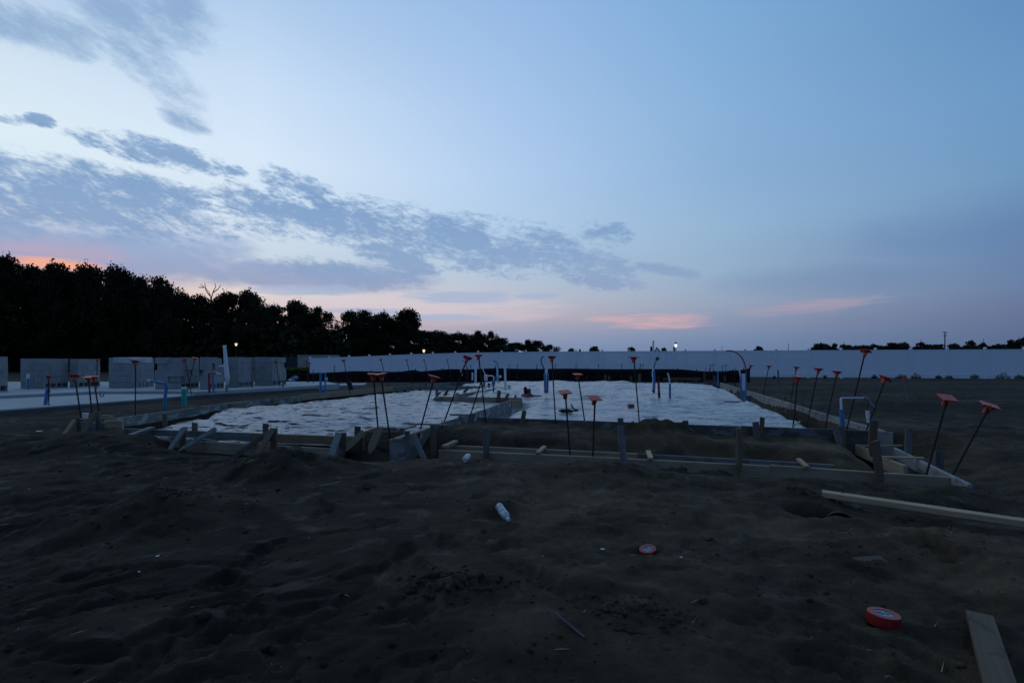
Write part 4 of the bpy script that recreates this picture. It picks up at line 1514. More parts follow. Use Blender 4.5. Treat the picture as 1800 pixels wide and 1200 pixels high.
# right slab: front board and the row along the right side
fb(FF0, (1300, 748.3), ZF, 0.36, 0.045, 'dark', 'long dark stained board along the front of the right slab, left half')
fb((1301.5, 748.3), FF1, ZF, 0.36, 0.045, 'dark', 'dark stained board along the front of the right slab, below the blue U pipe')
fb((1532, 756), (1569, 759.5), ZF, 0.38, 0.03, 'pale', 'pale concrete-splashed panel at the front right corner of the right slab')
cuts = [0.0, 0.13, 0.27, 0.43, 0.60, 0.80, 1.0]
labs = ['nearest pale board of the right-hand form row, below the blue U pipe', 'pale board second nearest in the right-hand form row', 'pale board third nearest in the right-hand form row',
        'pale board of the right-hand form row just this side of the red pipe arch', 'pale board of the right-hand form row just behind the red pipe arch', 'farthest pale board of the right-hand form row']
for i in range(6):
    a_, c_ = RF0.lerp(RF1, cuts[i] + 0.002), RF0.lerp(RF1, cuts[i + 1] - 0.002)
    fb(a_, c_, ZF, 0.38, 0.04, 'pale', labs[i])
# back of the pad
fb((803, 671.5), (1000, 669.5), ZF, 0.3, 0.04, 'dark', 'dark board along the back of the pad behind the white pipes')
fb((1001, 669.5), (1262, 671.5), ZF, 0.3, 0.04, 'dark', 'dark board along the back of the pad behind the tall thin vent pipe')
fb((1166, 663.6), (1232, 663.8), 0.32, 0.14, 0.04, 'brown', 'brown rail raised behind the back of the pad right of the tall thin vent pipe')
fb((1238, 668), (1264, 668.5), 0.16, 0.3, 0.04, 'brown', 'brown board at the far right corner of the pad')
# left side
fb(LF[0], LF[1], ZF, 0.27, 0.045, 'splash', 'long concrete-splashed grey board along the left side of the pad, nearest part')
fb(LF[1].lerp(LF[2], 0.004), LF[2], ZF, 0.27, 0.045, 'splash', 'concrete-splashed grey board along the left side, right of the first stake of its row')
fb(LF[2].lerp(LF[3], 0.004) + Vector((0, 0, 0.03)), LF[3] + Vector((0, 0, 0.03)), ZF, 0.17, 0.045, 'tan', 'tan two-part board raised along the middle of the left side of the pad')
fb(LF[2].lerp(LF[3], 0.004) - Vector((0.05, 0, 0.10)), LF[3] - Vector((0.05, 0, 0.10)), ZF, 0.2, 0.04, 'splash', 'grey board under the tan board on the left side of the pad')
fb(LF[3].lerp(LF[4], 0.004), LF[4], ZF, 0.27, 0.045, 'grey', 'grey board at the far end of the left side of the pad')
# wall between the two slabs
fb(WL0, WL0.lerp(WL1, 0.34), ZF, 0.42, 0.04, 'splash', 'concrete-splashed board of the step between the slabs, near end beside the crossed braces')
fb(WL0.lerp(WL1, 0.345), WL1, ZF, 0.44, 0.04, 'splash', 'concrete-splashed grey-green board of the step between the slabs, far half')
fb(WL0 + Vector((-0.06, -0.035, 0)), WL0 + Vector((0.17, -0.075, 0)), ZF, 0.36, 0.035, 'pale', 'short pale grey end panel closing the step between the slabs')
fb((898.5, 703.3), (918, 702.2), ZF, 0.22, 0.04, 'tan', 'short tan board turning the corner at the far end of the step')
# left slab: two front boards
fb((222, 753), (443, 760.4), ZF, 0.22, 0.04, 'grey', 'grey front board of the left slab, upper of the two lines, left part')
fb((444, 760.4), (640, 767), ZF, 0.22, 0.04, 'ply', 'ochre brown front board of the left slab, upper of the two lines, right part')
fb((265, 769.5), (362, 775.2), 0.0, 0.16, 0.04, 'tan', 'tan lower front board of the left slab, left of the crossed braces')
fb((363, 775.2), (598, 788), 0.0, 0.16, 0.04, 'tan', 'long tan lower front board of the left slab in front of the plastic')
# box at the inner corner
fb((645, 757.5), (703, 757.6), 0.13, 0.34, 0.035, 'brown', 'dark brown panel facing the camera on the box at the inner corner')
fb((643.5, 757), (662, 750.3), 0.13, 0.3, 0.035, 'brown', 'brown side panel of the box at the inner corner')
fb((663, 750.2), (709, 752.5), 0.13, 0.3, 0.035, 'grey', 'grey back panel of the box at the inner corner')
# inner cross boards standing in the plastic
fb((748, 677.2), (880, 679.3), 0.12, 0.2, 0.04, 'grey', 'grey board standing across the plastic behind the white elbow pipe, farther of two')
fb((800, 694), (879, 681), 0.08, 0.22, 0.04, 'splash', 'grey slanting board joining the two cross boards in the plastic')
fb((766, 696.3), (918, 699.2), 0.11, 0.19, 0.04, 'tan', 'tan board standing across the plastic with two short stakes, nearer of two')
fb((766, 697.5), (776, 696.7), 0.11, 0.22, 0.04, 'splash', 'short grey end board at the left end of the tan cross board')
# porch footing
GP = 'footing boards in front of the right slab'
fb((772, 790), (1352, 817.2), -0.10, 0.15, 0.04, 'tan', 'long tan footing board in front, from the step to the middle stake', GP)
fb((1354, 817.2), (1682, 838), -0.10, 0.15, 0.04, 'tan', 'tan footing board in front, right part behind the brown stake', GP)
fb((782, 781.3), (1120, 797), -0.10, 0.14, 0.04, 'tan', 'rear footing board, left half, half buried in dirt', GP)
fb((1122, 797), (1466, 816.5), -0.10, 0.14, 0.04, 'grey', 'rear footing board, right half, ending at the small spacer', GP)
fb((1572, 786), (1704, 850.5), -0.09, 0.15, 0.042, 'pale', 'pale outer board on the right side of the footing, under the two tilted red caps', GP)
fb((1489, 773.5), (1548, 797.5), -0.10, 0.15, 0.04, 'tan', 'tan inner board on the right side of the footing, behind the brown stake', GP)
fb((1551, 802.5), (1591, 818), -0.10, 0.15, 0.04, 'tan', 'short tan inner board with a sawn end, right of the brown stake', GP)
# near left
fb((184, 738.3), (216, 739), 0.10, 0.15, 0.04, 'lath', 'short light tan board by the left stake cluster, with a dark vertical mark', 'boards of the left stake cluster')
fb((138, 741), (184, 743), 0.11, 0.3, 0.04, 'grey', 'weathered grey panel behind the left stake cluster', 'boards of the left stake cluster')

# thin laths, battens and spacers laid on top of the boards


def lay(a, za, c, zc, w, t, mat, label, group='loose laths and spacers on the forms', name='lath'):
    p, q = Pz(a[0], a[1], za), Pz(c[0], c[1], zc)
    return stake(name, p, q, w, t, M[mat], label, 'lath', group, face=UP, sink=0.0, pointed=False)


lay((1514, 783.5), -0.075, (1585, 783), -0.07, 0.05, 0.022, 'lath', 'far thin lath across the right side of the footing')
lay((1552, 803), -0.075, (1624, 805), -0.07, 0.05, 0.022, 'lath', 'near thin lath across the right side of the footing')
lay((945, 796), -0.08, (957, 785), -0.08, 0.06, 0.03, 'lath', 'short pale spacer across the footing left of the small red-capped rebar pair')
lay((1139.5, 793), -0.08, (1144, 806), -0.08, 0.06, 0.03, 'lath', 'short pale spacer across the middle of the footing')
lay((1404, 807), -0.08, (1419, 821), -0.08, 0.05, 0.03, 'lath', 'short pale spacer near the right end of the footing')
lay((780, 785), -0.06, (801, 775.5), -0.05, 0.07, 0.035, 'lath', 'short pale block of lath at the left end of the footing')
lay((735, 744.8), 0.125, (786, 747), 0.125, 0.06, 0.025, 'grey', 'grey lath nailed flat over the stake beside the step')
lay((791, 728.7), 0.125, (830, 729.3), 0.125, 0.06, 0.025, 'grey', 'grey lath nailed flat at the corner of step and front board')
lay((695, 771.5), 0.13, (755, 751.5), 0.15, 0.06, 0.022, 'lath', 'pale lath along the near end of the step')
lay((700, 756), 0.16, (729, 748.2), 0.16, 0.06, 0.022, 'lath', 'pale lath bridging the inner corner box and the step')
lay((776, 743.5), 0.13, (799, 737), 0.13, 0.04, 0.02, 'lath', 'small pale lath lying along the step below its corner')
lay((179, 729.5), 0.20, (201, 732), 0.18, 0.035, 0.02, 'lath', 'upper of two pale laths behind the left stake cluster')
lay((177, 734), 0.17, (202, 735.5), 0.15, 0.035, 0.02, 'lath', 'lower of two pale laths behind the left stake cluster')
lay((140, 737), 0.16, (158, 735.5), 0.16, 0.05, 0.02, 'lath', 'pale lath under the white scrap at the left stake cluster')
lay((229, 765.5), 0.07, (268, 751.5), 0.13, 0.09, 0.035, 'grey', 'grey plank lying askew at the left end of the front boards', name='loose_plank')
lay((328, 715), 0.13, (357, 715.5), 0.13, 0.05, 0.02, 'grey', 'grey lath lying on the left form behind the plastic')
lay((404, 707.6), 0.125, (434, 707.4), 0.125, 0.05, 0.02, 'lath', 'pale lath lying on the left form at its second joint')
lay((1395, 747.5), 0.10, (1406, 741), 0.05, 0.03, 0.02, 'lath', 'tiny pale stick at the front right edge of the plastic')

# ------------------------------------------------------------------ stakes and braces
GS = 'wooden stakes of the formwork'


def st(top, base, Y, w, mat, label, t=0.03, dy=0.0, group=GS, name='wooden_stake', cat='stake', sink=0.12, turn=0.0):
    a, c = PY(top[0], top[1], Y + dy), PY(base[0], base[1], Y)
    return stake(name, c, a, w, t, M[mat], label, cat, group, face=Vector((math.sin(turn), -math.cos(turn), 0.0)), sink=sink)


st((1091, 749), (1097, 822), 6.05, 0.075, 'grey', 'tall pale grey stake in the centre of the footing')
st((1090.5, 735), (1093, 770), 7.9, 0.085, 'grey', 'grey stake showing behind the tall pale grey centre stake')
st((1300, 752), (1299, 816), 5.78, 0.09, 'brown', 'brown stake in front of the footing, right of centre', turn=0.5)
st((854, 752), (855.5, 806), 6.55, 0.075, 'grey', 'pale grey stake in front of the footing, left of the two leaning rods')
st((1536, 738), (1533, 786), 6.6, 0.10, 'brown', 'tall brown stake against the front right corner of the slab')
st((1538, 774.5), (1547, 842), 5.32, 0.10, 'brown', 'stout brown stake at the right end of the front footing board', turn=0.35)
st((1597, 753.5), (1596, 800), 6.6, 0.075, 'grey', 'grey stake outside the right footing board, behind a tilted red cap')
st((1650, 792.5), (1650, 822), 5.9, 0.09, 'dark', 'low dark stake outside the right footing board')
st((1467.5, 748.5), (1475, 776), 7.15, 0.075, 'grey', 'grey leaning stake of the pair below the blue U pipe')
st((1477, 748), (1481, 777), 7.2, 0.085, 'brown', 'dark brown stake of the pair below the blue U pipe')
st((1340, 733.5), (1338, 768), 7.55, 0.08, 'brown', 'dark brown stake of the pair at the front of the right slab', turn=0.5)
st((1328, 741.5), (1330.5, 767), 7.5, 0.085, 'grey', 'grey stake of the pair at the front of the right slab')
st((1205, 739), (1204, 762), 7.9, 0.085, 'brown', 'short brown stake alone at the front of the right slab')
st((922, 721.5), (916, 752), 8.6, 0.075, 'brown', 'leaning brown stake at the front of the right slab beside the step')
st((833, 727), (826, 753), 8.75, 0.07, 'grey', 'short leaning stake at the corner of step and front board')
st((808, 731), (823, 758), 8.5, 0.06, 'grey', 'thin diagonal brace hanging from the lath at the step corner', name='wooden_brace', cat='brace', group='diagonal braces of the formwork')
st((761, 746), (762, 799), 7.0, 0.075, 'brown', 'upright brown stake on the right face of the step')
st((716, 757), (717, 806), 6.35, 0.06, 'grey', 'grey upright at the near end of the step')
GR = 'diagonal braces of the formwork'
br = dict(name='wooden_brace', cat='brace', group=GR)
st((726, 762), (745, 806), 6.3, 0.06, 'grey', 'thin brace leaning right from the near end of the step', dy=0.1, **br)
st((467, 744.5), (467, 792), 6.85, 0.07, 'brown', 'brown stake behind the front boards of the left slab, left of centre')
st((482, 753), (481, 796), 6.55, 0.08, 'brown', 'brown stake carrying two braces at the middle of the lower front board')
st((472, 760), (420, 797), 6.5, 0.06, 'dark', 'dark brace running down left from the middle stake', dy=0.2, **br)
st((480, 754), (451, 800), 6.35, 0.07, 'brown', 'brown brace running steeply down left from the middle stake', dy=0.2, **br)
st((603, 760.5), (601, 796), 6.25, 0.08, 'dark', 'dark stake at the right end of the lower front board')
st((596, 760.5), (584, 797), 6.05, 0.08, 'grey', 'grey brace leaning against the stake at the right end of the lower front board', dy=0.2, **br)
st((628.5, 748.5), (629, 787), 6.6, 0.075, 'brown', 'brown stake just left of the inner corner box')
st((640, 759), (609, 787), 6.3, 0.08, 'brown', 'brown brace running down left from the inner corner box', dy=0.25, **br)
st((667, 753), (655, 783), 6.35, 0.10, 'brown', 'broad leaning brace on the front of the inner corner box', dy=0.2, **br)
st((707, 752), (706, 775), 6.75, 0.07, 'grey', 'short grey stake between the corner box and the step')
st((342.5, 742.5), (342, 768), 7.2, 0.07, 'brown', 'stake standing on the upper front board of the left slab, right of the leaning brace')
st((322, 752), (321, 783), 6.75, 0.07, 'brown', 'stake at the left end of the lower front board')
st((326, 750.5), (303, 784), 6.5, 0.065, 'grey', 'brace leaning left against the stake at the left end of the lower front board', dy=0.25, **br)
st((379, 753.5), (329, 783), 6.6, 0.055, 'grey', 'long low brace between the leftmost brace and the middle stake', dy=0.3, **br)
for tp, bs, Y, lab in (((290, 727), (289.5, 754), 9.2, 'first stake on the inside of the left form, counted from the near end'), ((404.5, 709), (404.5, 735), 11.9, 'stake at the first joint of the left form'), ((478.5, 701), (478.5, 724), 13.4, 'stake on the left form below the row of block stacks'),
                       ((530.5, 694), (530.5, 715), 15.1, 'stake at the left end of the tan board of the left form'), ((583, 690), (583, 706), 17, 'stake in the middle of the tan board of the left form'), ((627, 687), (627, 701), 18.6, 'stake on the right half of the tan board of the left form'), ((690, 680), (690, 693), 21.5, 'stake at the right end of the tan board of the left form')):
    st(tp, bs, Y, 0.075, 'brown', lab, group='stakes along the left form')
# left cluster
GC = 'stakes of the left cluster'
st((131, 737.5), (111, 767), 7.6, 0.06, 'lath', 'light tan brace at the left end of the left stake cluster', dy=0.2, name='wooden_brace', cat='brace', group=GR)
st((138, 736), (139, 768), 7.9, 0.05, 'brown', 'thin upright stake in the left stake cluster', group=GC)
st((168, 723), (141, 770), 7.6, 0.07, 'brown', 'long diagonal brown brace across the left stake cluster', dy=0.25, name='wooden_brace', cat='brace', group=GR)
st((173, 724), (174, 768), 8.0, 0.07, 'dark', 'dark upright stake in the left stake cluster', group=GC)
# stakes in the plastic
GI = 'short stakes of the inner cross boards'
st((768, 682), (768, 706), 15.0, 0.085, 'grey', 'upright post at the left end of the tan cross board', group=GI)
st((878, 686), (875, 706), 13.9, 0.10, 'brown', 'leaning thick stake on the tan cross board', group=GI)
st((894, 692), (887, 704), 13.9, 0.08, 'brown', 'shorter leaning stake right of the thick one on the tan cross board', group=GI)
st((906, 694), (906, 700), 13.9, 0.06, 'dark', 'stub of a stake near the right end of the tan cross board', group=GI)
st((804, 690), (801, 709), 14.2, 0.10, 'tan', 'tan stake in front of the tan cross board', group=GI)
st((774, 689), (760, 706), 14.6, 0.06, 'dark', 'dark brace at the left end of the tan cross board', name='wooden_brace', cat='brace', group=GR)
st((787, 686), (782, 694), 17, 0.09, 'dark', 'dark short stake between the cross boards, left one', group=GI)
st((823, 682), (817, 688), 18, 0.08, 'dark', 'dark short stake between the cross boards, right one', group=GI)
st((749, 671), (748, 683), 21.5, 0.09, 'grey', 'grey stake at the left end of the farther cross board', group=GI)
st((851, 671), (850, 679), 20.5, 0.10, 'grey', 'left of two grey stubs on the farther cross board', group=GI)
st((860, 673), (859, 679), 20.5, 0.10, 'grey', 'right of two grey stubs on the farther cross board', group=GI)
# stakes at the back and on the right
GK = 'stakes behind the back of the pad'
for px, yt, lab in ((1064, 659, 'left of two close stakes behind the pad'), (1071, 660.5, 'right of two close stakes behind the pad'), (1109, 661, 'lone stake behind the pad left of the leaning far caps'), (1124, 657, 'taller stake behind the pad beside the leaning far caps'), (1188, 663, 'stub behind the raised brown rail, left'), (1222, 663, 'stub behind the raised brown rail, right'),
                    (1238.5, 654, 'tall grey stake behind the far right corner'), (1256, 660, 'stake at the far right corner of the pad'), (1274, 660.5, 'stake just outside the far right corner')):
    st((px, yt), (px, 670), 26.5, 0.13, 'brown', lab, group=GK)
st((1589, 659), (1599, 708), 13.6, 0.07, 'grey', 'leaning wooden survey stake with an orange tip in the dirt on the right', t=0.04, group='survey stakes')
st((1367.5, 650), (1369, 678), 23, 0.06, 'grey', 'thin grey survey lath standing in front of the far right fence', group='survey stakes')
for px, yt, yb, Y, lab in ((1380, 696, 704, 14.5, 'small peg outside the middle of the right-hand form row'), (1412, 707, 714, 12.6, 'small peg outside the right-hand form row, right of the middle one'), (1443, 712, 724, 11.2, 'peg outside the right-hand form row below the cluster of three caps'), (1292, 672, 678, 24, 'small peg outside the far end of the right-hand form row')):
    st((px, yt), (px, yb), Y, 0.06, 'brown', lab, group='pegs outside the right-hand form row')
sp = PY(1589.5, 659.5, 13.62)
bm = bmesh.new()
box(bm, -0.038, 0.038, -0.026, 0.026, -0.13, 0.012, 0.003)
tip = bm_obj('paint_tip', bm, M['orange'])
survey = bpy.data.objects['wooden_stake'] if False else [o for o in COL.objects if str(o.get('label', '')).startswith('leaning wooden survey stake')][0]
tip.parent = survey
bpy.context.view_layer.update()
tip.matrix_world = Matrix.Translation(PY(1589.5, 661, 13.6)) @ Matrix.Rotation(-0.2, 4, 'Y')

# ------------------------------------------------------------------ rebar with orange caps


def cap_meshes():
    bm = bmesh.new()
    box(bm, -0.07, 0.07, -0.07, 0.07, -0.012, 0.0, 0.004)
    plate = bpy.data.meshes.new('plate')
    bm.to_mesh(plate)
    bm.free()
    bm = bmesh.new()
    rings = lathe(bm, [(0.022, -0.098), (0.026, -0.095), (0.028, -0.05), (0.033, -0.0125)], 14)
    caps(bm, rings)
    for k in range(4):      # ribs under the plate
        a = k * math.pi / 2
        vs = box(bm, 0.026, 0.056, -0.003, 0.003, -0.04, -0.0125)
        bmesh.ops.rotate(bm, verts=vs, cent=(0, 0, 0), matrix=Matrix.Rotation(a, 3, 'Z'))
    collar = bpy.data.meshes.new('collar')
    bm.normal_update()
    bm.to_mesh(collar)
    bm.free()
    for me in (plate, collar):
        me.materials.append(M['orange'])
    return plate, collar


PLATE, COLLAR = cap_meshes()
GRB = 'rebar rods with orange safety caps'


def rebar(cx, cy, bx, by, Y, label, dy=0.0, rot=0.0, tilt=(0, 0), k=1.0, cap=True, sink=0.12, rad=0.0105, group=GRB, bend=0.0, nrm=None):
    top, base = PY(cx, cy, Y + dy), PY(bx, by, Y)
    d = (top - base)
    L = d.length
    r = root('rebar', base, label, 'rebar', group)
    r.matrix_world = axes_matrix(base, Vector((0, 1, 0)).cross(d) if False else Vector((1, 0, 0)) - d.normalized() * d.normalized().x, d.normalized())
    bm = bmesh.new()
    n = 8
    pts = [(bend * math.sin(math.pi * i / n), 0, -sink + (L + sink) * i / n) for i in range(n + 1)]
    tube(bm, pts, rad * (1 if Y < 12 else min(1.0 + (Y - 12) * 0.04, 1.7)), 7)
    if Y < 9.5:             # deformation ribs of the bar
        z = 0.02
        while z < L - 0.04:
            lathe(bm, [(rad, z - 0.004), (rad * 1.16, z), (rad, z + 0.004)], 7, Matrix.Translation((bend * math.sin(math.pi * (z + sink) / (L + sink)), 0, 0)))
            z += 0.016
    bm_obj('rod', bm, M['rebar'], r, True)
    if cap:
        c = bpy.data.objects.new('safety_cap', COLLAR)
        link(c, r)
        c.location = (0, 0, L)
        c.rotation_euler = (R(-tilt[0]), R(tilt[1]), R(rot))
        if nrm:
            nl = r.matrix_world.to_3x3().inverted() @ Vector(nrm).normalized()
            c.rotation_mode = 'QUATERNION'
            c.rotation_quaternion = Vector((0, 0, 1)).rotation_difference(nl) @ Matrix.Rotation(R(rot), 3, 'Z').to_quaternion()
        c.scale = (k, k, k)
        p = bpy.data.objects.new('cap_plate', PLATE)
        link(p, c)
    return r


RB = [
    (85, 660, 86, 716, 11.2, 'red-capped rebar beside the blue pipe stub at the edge of the neighbouring slab', {}),
    (131, 659.5, 142, 730, 8.55, 'leaning red-capped rebar at the left of the three above the left stake cluster', dict(rot=20, tilt=(12, 8))),
    (155, 662, 162, 730, 8.5, 'middle leaning red-capped rebar of the three above the left stake cluster', dict(rot=8, tilt=(-14, 4))),
    (164, 661.5, 175, 730, 8.75, 'right leaning red-capped rebar of the three above the left stake cluster', dict(rot=30, tilt=(-10, 0))),
    (171, 631.5, 170, 684, 16.5, 'upright red-capped rebar at the right end of the second block stack', dict(rot=10)),
    (238, 634, 238, 729, 9.7, 'tall upright red-capped rebar in front of the film-wrapped block stack', dict(rot=5, tilt=(10, 0))),
    (325, 631, 337, 696, 15.0, 'rebar leaning left of the two that cross in front of the slotted blocks', dict(rot=15)),
    (343, 628.5, 328, 692, 15.4, 'rebar leaning right of the two that cross in front of the slotted blocks', dict(rot=40)),
    (443, 630, 443, 687, 17.3, 'upright thin rebar before the blocks right of the tall white vent pipe', dict(k=0.5)),
    (485, 635, 493, 684, 18.4, 'leaning red-capped rebar before the rightmost block stack', dict(rot=8, tilt=(14, 6))),
    (539, 634.5, 541, 683, 22, 'left rebar of the reddish pair at the left end of the white fence', dict(rot=30)),
    (544, 637, 543, 683, 22.4, 'right rebar of the reddish pair at the left end of the white fence', dict(rot=10)),
    (550.5, 650, 550.5, 684, 21, 'short rebar with a small dark cap above the blue bent pipe', dict(k=0.55)),
    (588, 642, 586.5, 681, 22.5, 'short rebar with a small dark cap right of the blue bent pipe', dict(k=0.6)),
    (604, 632, 615, 690, 17, 'red-capped rebar leaning left in front of the left end of the white fence', dict(rot=12)),
    (669, 631, 684, 683, 22, 'leaning rebar above the two close front caps, first of the fence row', dict(rot=5)),
    (714.5, 631.5, 726, 680, 23, 'leaning rebar second in the row before the left of the white fence', dict(k=0.8, rot=25)),
    (745, 632, 759, 678, 24, 'leaning rebar third in the row before the left of the white fence', dict(k=0.75, rot=15)),
    (786, 631.5, 795, 676, 25, 'leaning rebar fourth in the row, just left of the tilted tall cap', dict(k=0.8)),
    (656, 656.5, 664.5, 753, 6.9, 'left of the two close red-capped rebars at the inner corner box', dict(rot=25, tilt=(-6, 6))),
    (669, 656.5, 683.5, 755, 6.85, 'right of the two close red-capped rebars at the inner corner box', dict(rot=35, tilt=(-5, -4))),
    (764, 661, 739, 754, 7.1, 'red-capped rebar leaning right over the lath beside the step', dict(rot=35, tilt=(0, 2))),
    (822, 627.5, 781.5, 739, 8.0, 'red-capped rebar leaning far right, cap tipped, left of the tall one', dict(rot=10, tilt=(14, 0))),
    (841, 622.5, 853, 731, 8.8, 'tall red-capped rebar over the step, flat cap against the sky line of the fence', dict(rot=8, tilt=(-4, 6))),
    (849, 661, 827, 729, 8.3, 'uncapped dark rebar leaning right over the far part of the step', dict(cap=False)),
    (970, 626, 976.5, 740, 8.55, 'tall red-capped rebar at the front of the right slab, right of the looped pipe', dict(rot=6, tilt=(4, 4))),
    (993.5, 688, 1002, 800, 6.5, 'left of the two red-capped rebars standing in the footing', dict(rot=12, tilt=(-17, 0))),
    (1015.5, 657, 1028, 742, 8.55, 'red-capped rebar at the front of the right slab, above the black cable coil', dict(rot=15, tilt=(-10, 8))),
    (1046, 698.5, 1042, 802, 6.3, 'right of the two red-capped rebars standing in the footing', dict(rot=20, tilt=(-22, -2))),
    (1114, 627, 1124, 744, 8.4, 'tall red-capped rebar left of the tall thin vent pipe', dict(rot=45, tilt=(-5, 4))),
    (1320.5, 642, 1306, 690, 18.5, 'red-capped rebar just right of the red pipe arch', dict(rot=15)),
    (1351.5, 643, 1340, 702, 15.5, 'red-capped rebar second right of the red pipe arch', dict(rot=20, tilt=(6, 0))),
    (1400, 644.5, 1388, 716, 12.4, 'farther of the two red caps almost in line right of the pipe arch', dict(rot=30)),
    (1402.5, 661, 1394, 750, 7.9, 'nearer lower red-capped rebar at the front right end of the plastic', dict(rot=20, tilt=(-8, -4))),
    (1439, 647.5, 1418, 748, 9.4, 'red-capped rebar leaning right, left one of the two caps before the blue U pipe', dict(rot=40, tilt=(4, 0))),
    (1471.5, 652.5, 1451, 750, 8.8, 'red-capped rebar leaning right directly behind the blue U pipe', dict(rot=40, tilt=(4, 0))),
    (1521.5, 616, 1489, 752, 7.9, 'tallest red-capped rebar leaning right, cap in front of the distant trees', dict(rot=35, tilt=(4, 8))),
    (1557, 664.5, 1524, 753, 7.5, 'red-capped rebar leaning right with its cap tipped, over the slab corner', dict(rot=35, tilt=(-6, 14))),
    (1666, 698, 1630, 828, 5.55, 'nearer tilted red-capped rebar standing in the right side of the footing', dict(rot=-8, nrm=(0.03, -0.42, 0.9), k=1.06)),
    (1741, 711, 1675, 834, 5.35, 'rightmost tilted red-capped rebar at the outer footing board', dict(rot=-22, nrm=(0.2, -0.36, 0.91), k=1.06)),
]
for cx, cy, bx, by, Y, lab, kw in RB:
    rebar(cx, cy, bx, by, Y, lab, **kw)
GRF = 'small far rebar caps along the back of the pad'
FARCAPS = [(827.5, 641.5, 828, 'just left of the tall white pipe'), (871, 642, 871, 'behind the looped blue pipe'), (895, 641, 895, 'right of the white capped pipe'), (909.5, 640.5, 909.5, 'second right of the white capped pipe'),
           (944, 640.5, 944, 'left of the white pipe with blue tubes'), (976, 640, 976, 'right of the tall capped rebar with blue tubes beside it'), (1012.5, 640, 1012.5, 'above the cap over the black coil'), (1052, 640, 1052, 'midway between the coil and the tall vent pipe'),
           (1093, 639.5, 1093, 'left of the tall capped rebar by the vent pipe'), (1125.5, 639, 1125.5, 'upright one of the close pair left of the tall vent pipe'), (1130.5, 640.5, 1127, 'leaning one of the close pair left of the tall vent pipe'),
           (1240.5, 647, 1240.5, 'lowest left one of the group at the far right corner'), (1247, 647.5, 1246, 'lowest right one of the group at the far right corner'), (1249, 641.5, 1247, 'reddest of the group at the far right corner'), (1254, 639.5, 1253, 'tallest of the group at the far right corner'),
           (1270.5, 642.5, 1268, 'left of the pair just right of the far corner group'), (1276.5, 640.5, 1272, 'right of the pair just right of the far corner group'), (1294, 643, 1290, 'inside the bend of the red pipe arch')]
for cx, cy, bx, lab in FARCAPS:
    rebar(cx, cy, bx, 671, 26.8, 'small far rebar cap ' + lab, k=(0.75 if cy < 646 else 0.6), rot=random.uniform(0, 45), group=GRF, rad=0.009)

# ------------------------------------------------------------------ pipes


def pipe(name, x, yb, Y, label, parts, cat='pipe', group=None):
    """parts: (part name, material, radius, [(px, py, extra depth)])"""
    base = PY(x, yb, Y)
    r = root(name, base, label, cat, group)
    for nm, mat, rad, pts in parts:
        bm = bmesh.new()
        P = [PY(p[0], p[1], Y + (p[2] if len(p) > 2 else 0)) - base for p in pts]
        if len(P) > 2:
            P = curve(P, 6)
        tube(bm, P, rad, 12)
        bm_obj(nm, bm, M[mat], r, len(P) > 3)
    return r


def ring_part(r, nm, mat, c, rad, h):
    bm = bmesh.new()
    rings = lathe(bm, [(rad * 0.96, 0), (rad, h * 0.1), (rad, h * 0.85), (rad * 0.9, h)], 14)
    caps(bm, rings)
    return bm_obj(nm, bm, M[mat], r, loc=Vector(c) - r.location)


Yl = 12.6
pipe('vent_pipe', 1148, 690, 15.5, 'tall thin white vent pipe rising above the fence beside a blue tube', [
    ('riser', 'white_pvc', 0.026, [(1148.5, 598.5), (1148, 690)]), ('blue_tube', 'blue_pipe', 0.034, [(1149.5, 652, -0.1), (1150, 670, -0.1), (1149.5, 691, -0.1)]),
    ('white_tube', 'white_pvc', 0.014, [(1149, 648, -0.15), (1146.5, 655, -0.15), (1147, 663, -0.15)]), ('dark_tube', 'black_pipe', 0.013, [(1149, 649, -0.1), (1151, 640, -0.1), (1155, 631, -0.1)]), ('tube_top', 'navy', 0.045, [(1153, 629.5, -0.1), (1158, 630.5, -0.1)]),
    ('red_tape', 'red_tape', 0.02, [(1150, 684, -0.15), (1146, 687.5, -0.15)])])
pipe('pipe_stub', 1158, 699, 15.0, 'short dark red pipe stub standing in the plastic right of the tall thin vent pipe', [('tube', 'red_pipe', 0.034, [(1157.5, 672), (1159, 699)]), ('dark_foot', 'black_pipe', 0.037, [(1158.2, 690), (1159, 700)]), ('dark_tip', 'black_pipe', 0.03, [(1157.3, 661), (1157.5, 672.5)])])
pipe('pipe_stub', 1178, 700, 14.8, 'blue pipe stub with a curved white top in the plastic', [('blue_tube', 'blue_pipe', 0.032, [(1177.5, 674.5), (1177.8, 700)]), ('white_tube', 'white_pvc', 0.02, [(1177.5, 675), (1176, 663), (1173.5, 655.5)])])
pipe('riser_bundle', 960, 690, 16, 'white pipe bundled with blue tubes and a dark and a white loop above the plastic', [
    ('riser', 'white_pvc', 0.045, [(960.5, 647), (960, 690)]), ('blue_tube', 'blue_pipe', 0.03, [(957.5, 657, -0.12), (958, 690, -0.12)]), ('blue_tube', 'blue_pipe', 0.03, [(963, 656, -0.1), (962.5, 690, -0.1)]),
    ('white_loop', 'white_pvc', 0.02, [(961.5, 650), (962.8, 638), (960.5, 629), (956.5, 626.5)]), ('dark_loop', 'navy', 0.018, [(956.5, 626.8), (952, 629), (951.5, 636), (956, 648)]), ('red_tape', 'red_tape', 0.05, [(958.5, 688.5, -0.1), (961, 689, -0.1)])])
pipe('vent_pipe', 836, 672, 21, 'tallest white vent pipe in the far left plastic, left of the step', [('riser', 'white_pvc', 0.045, [(836.3, 637), (836, 672.5)])])
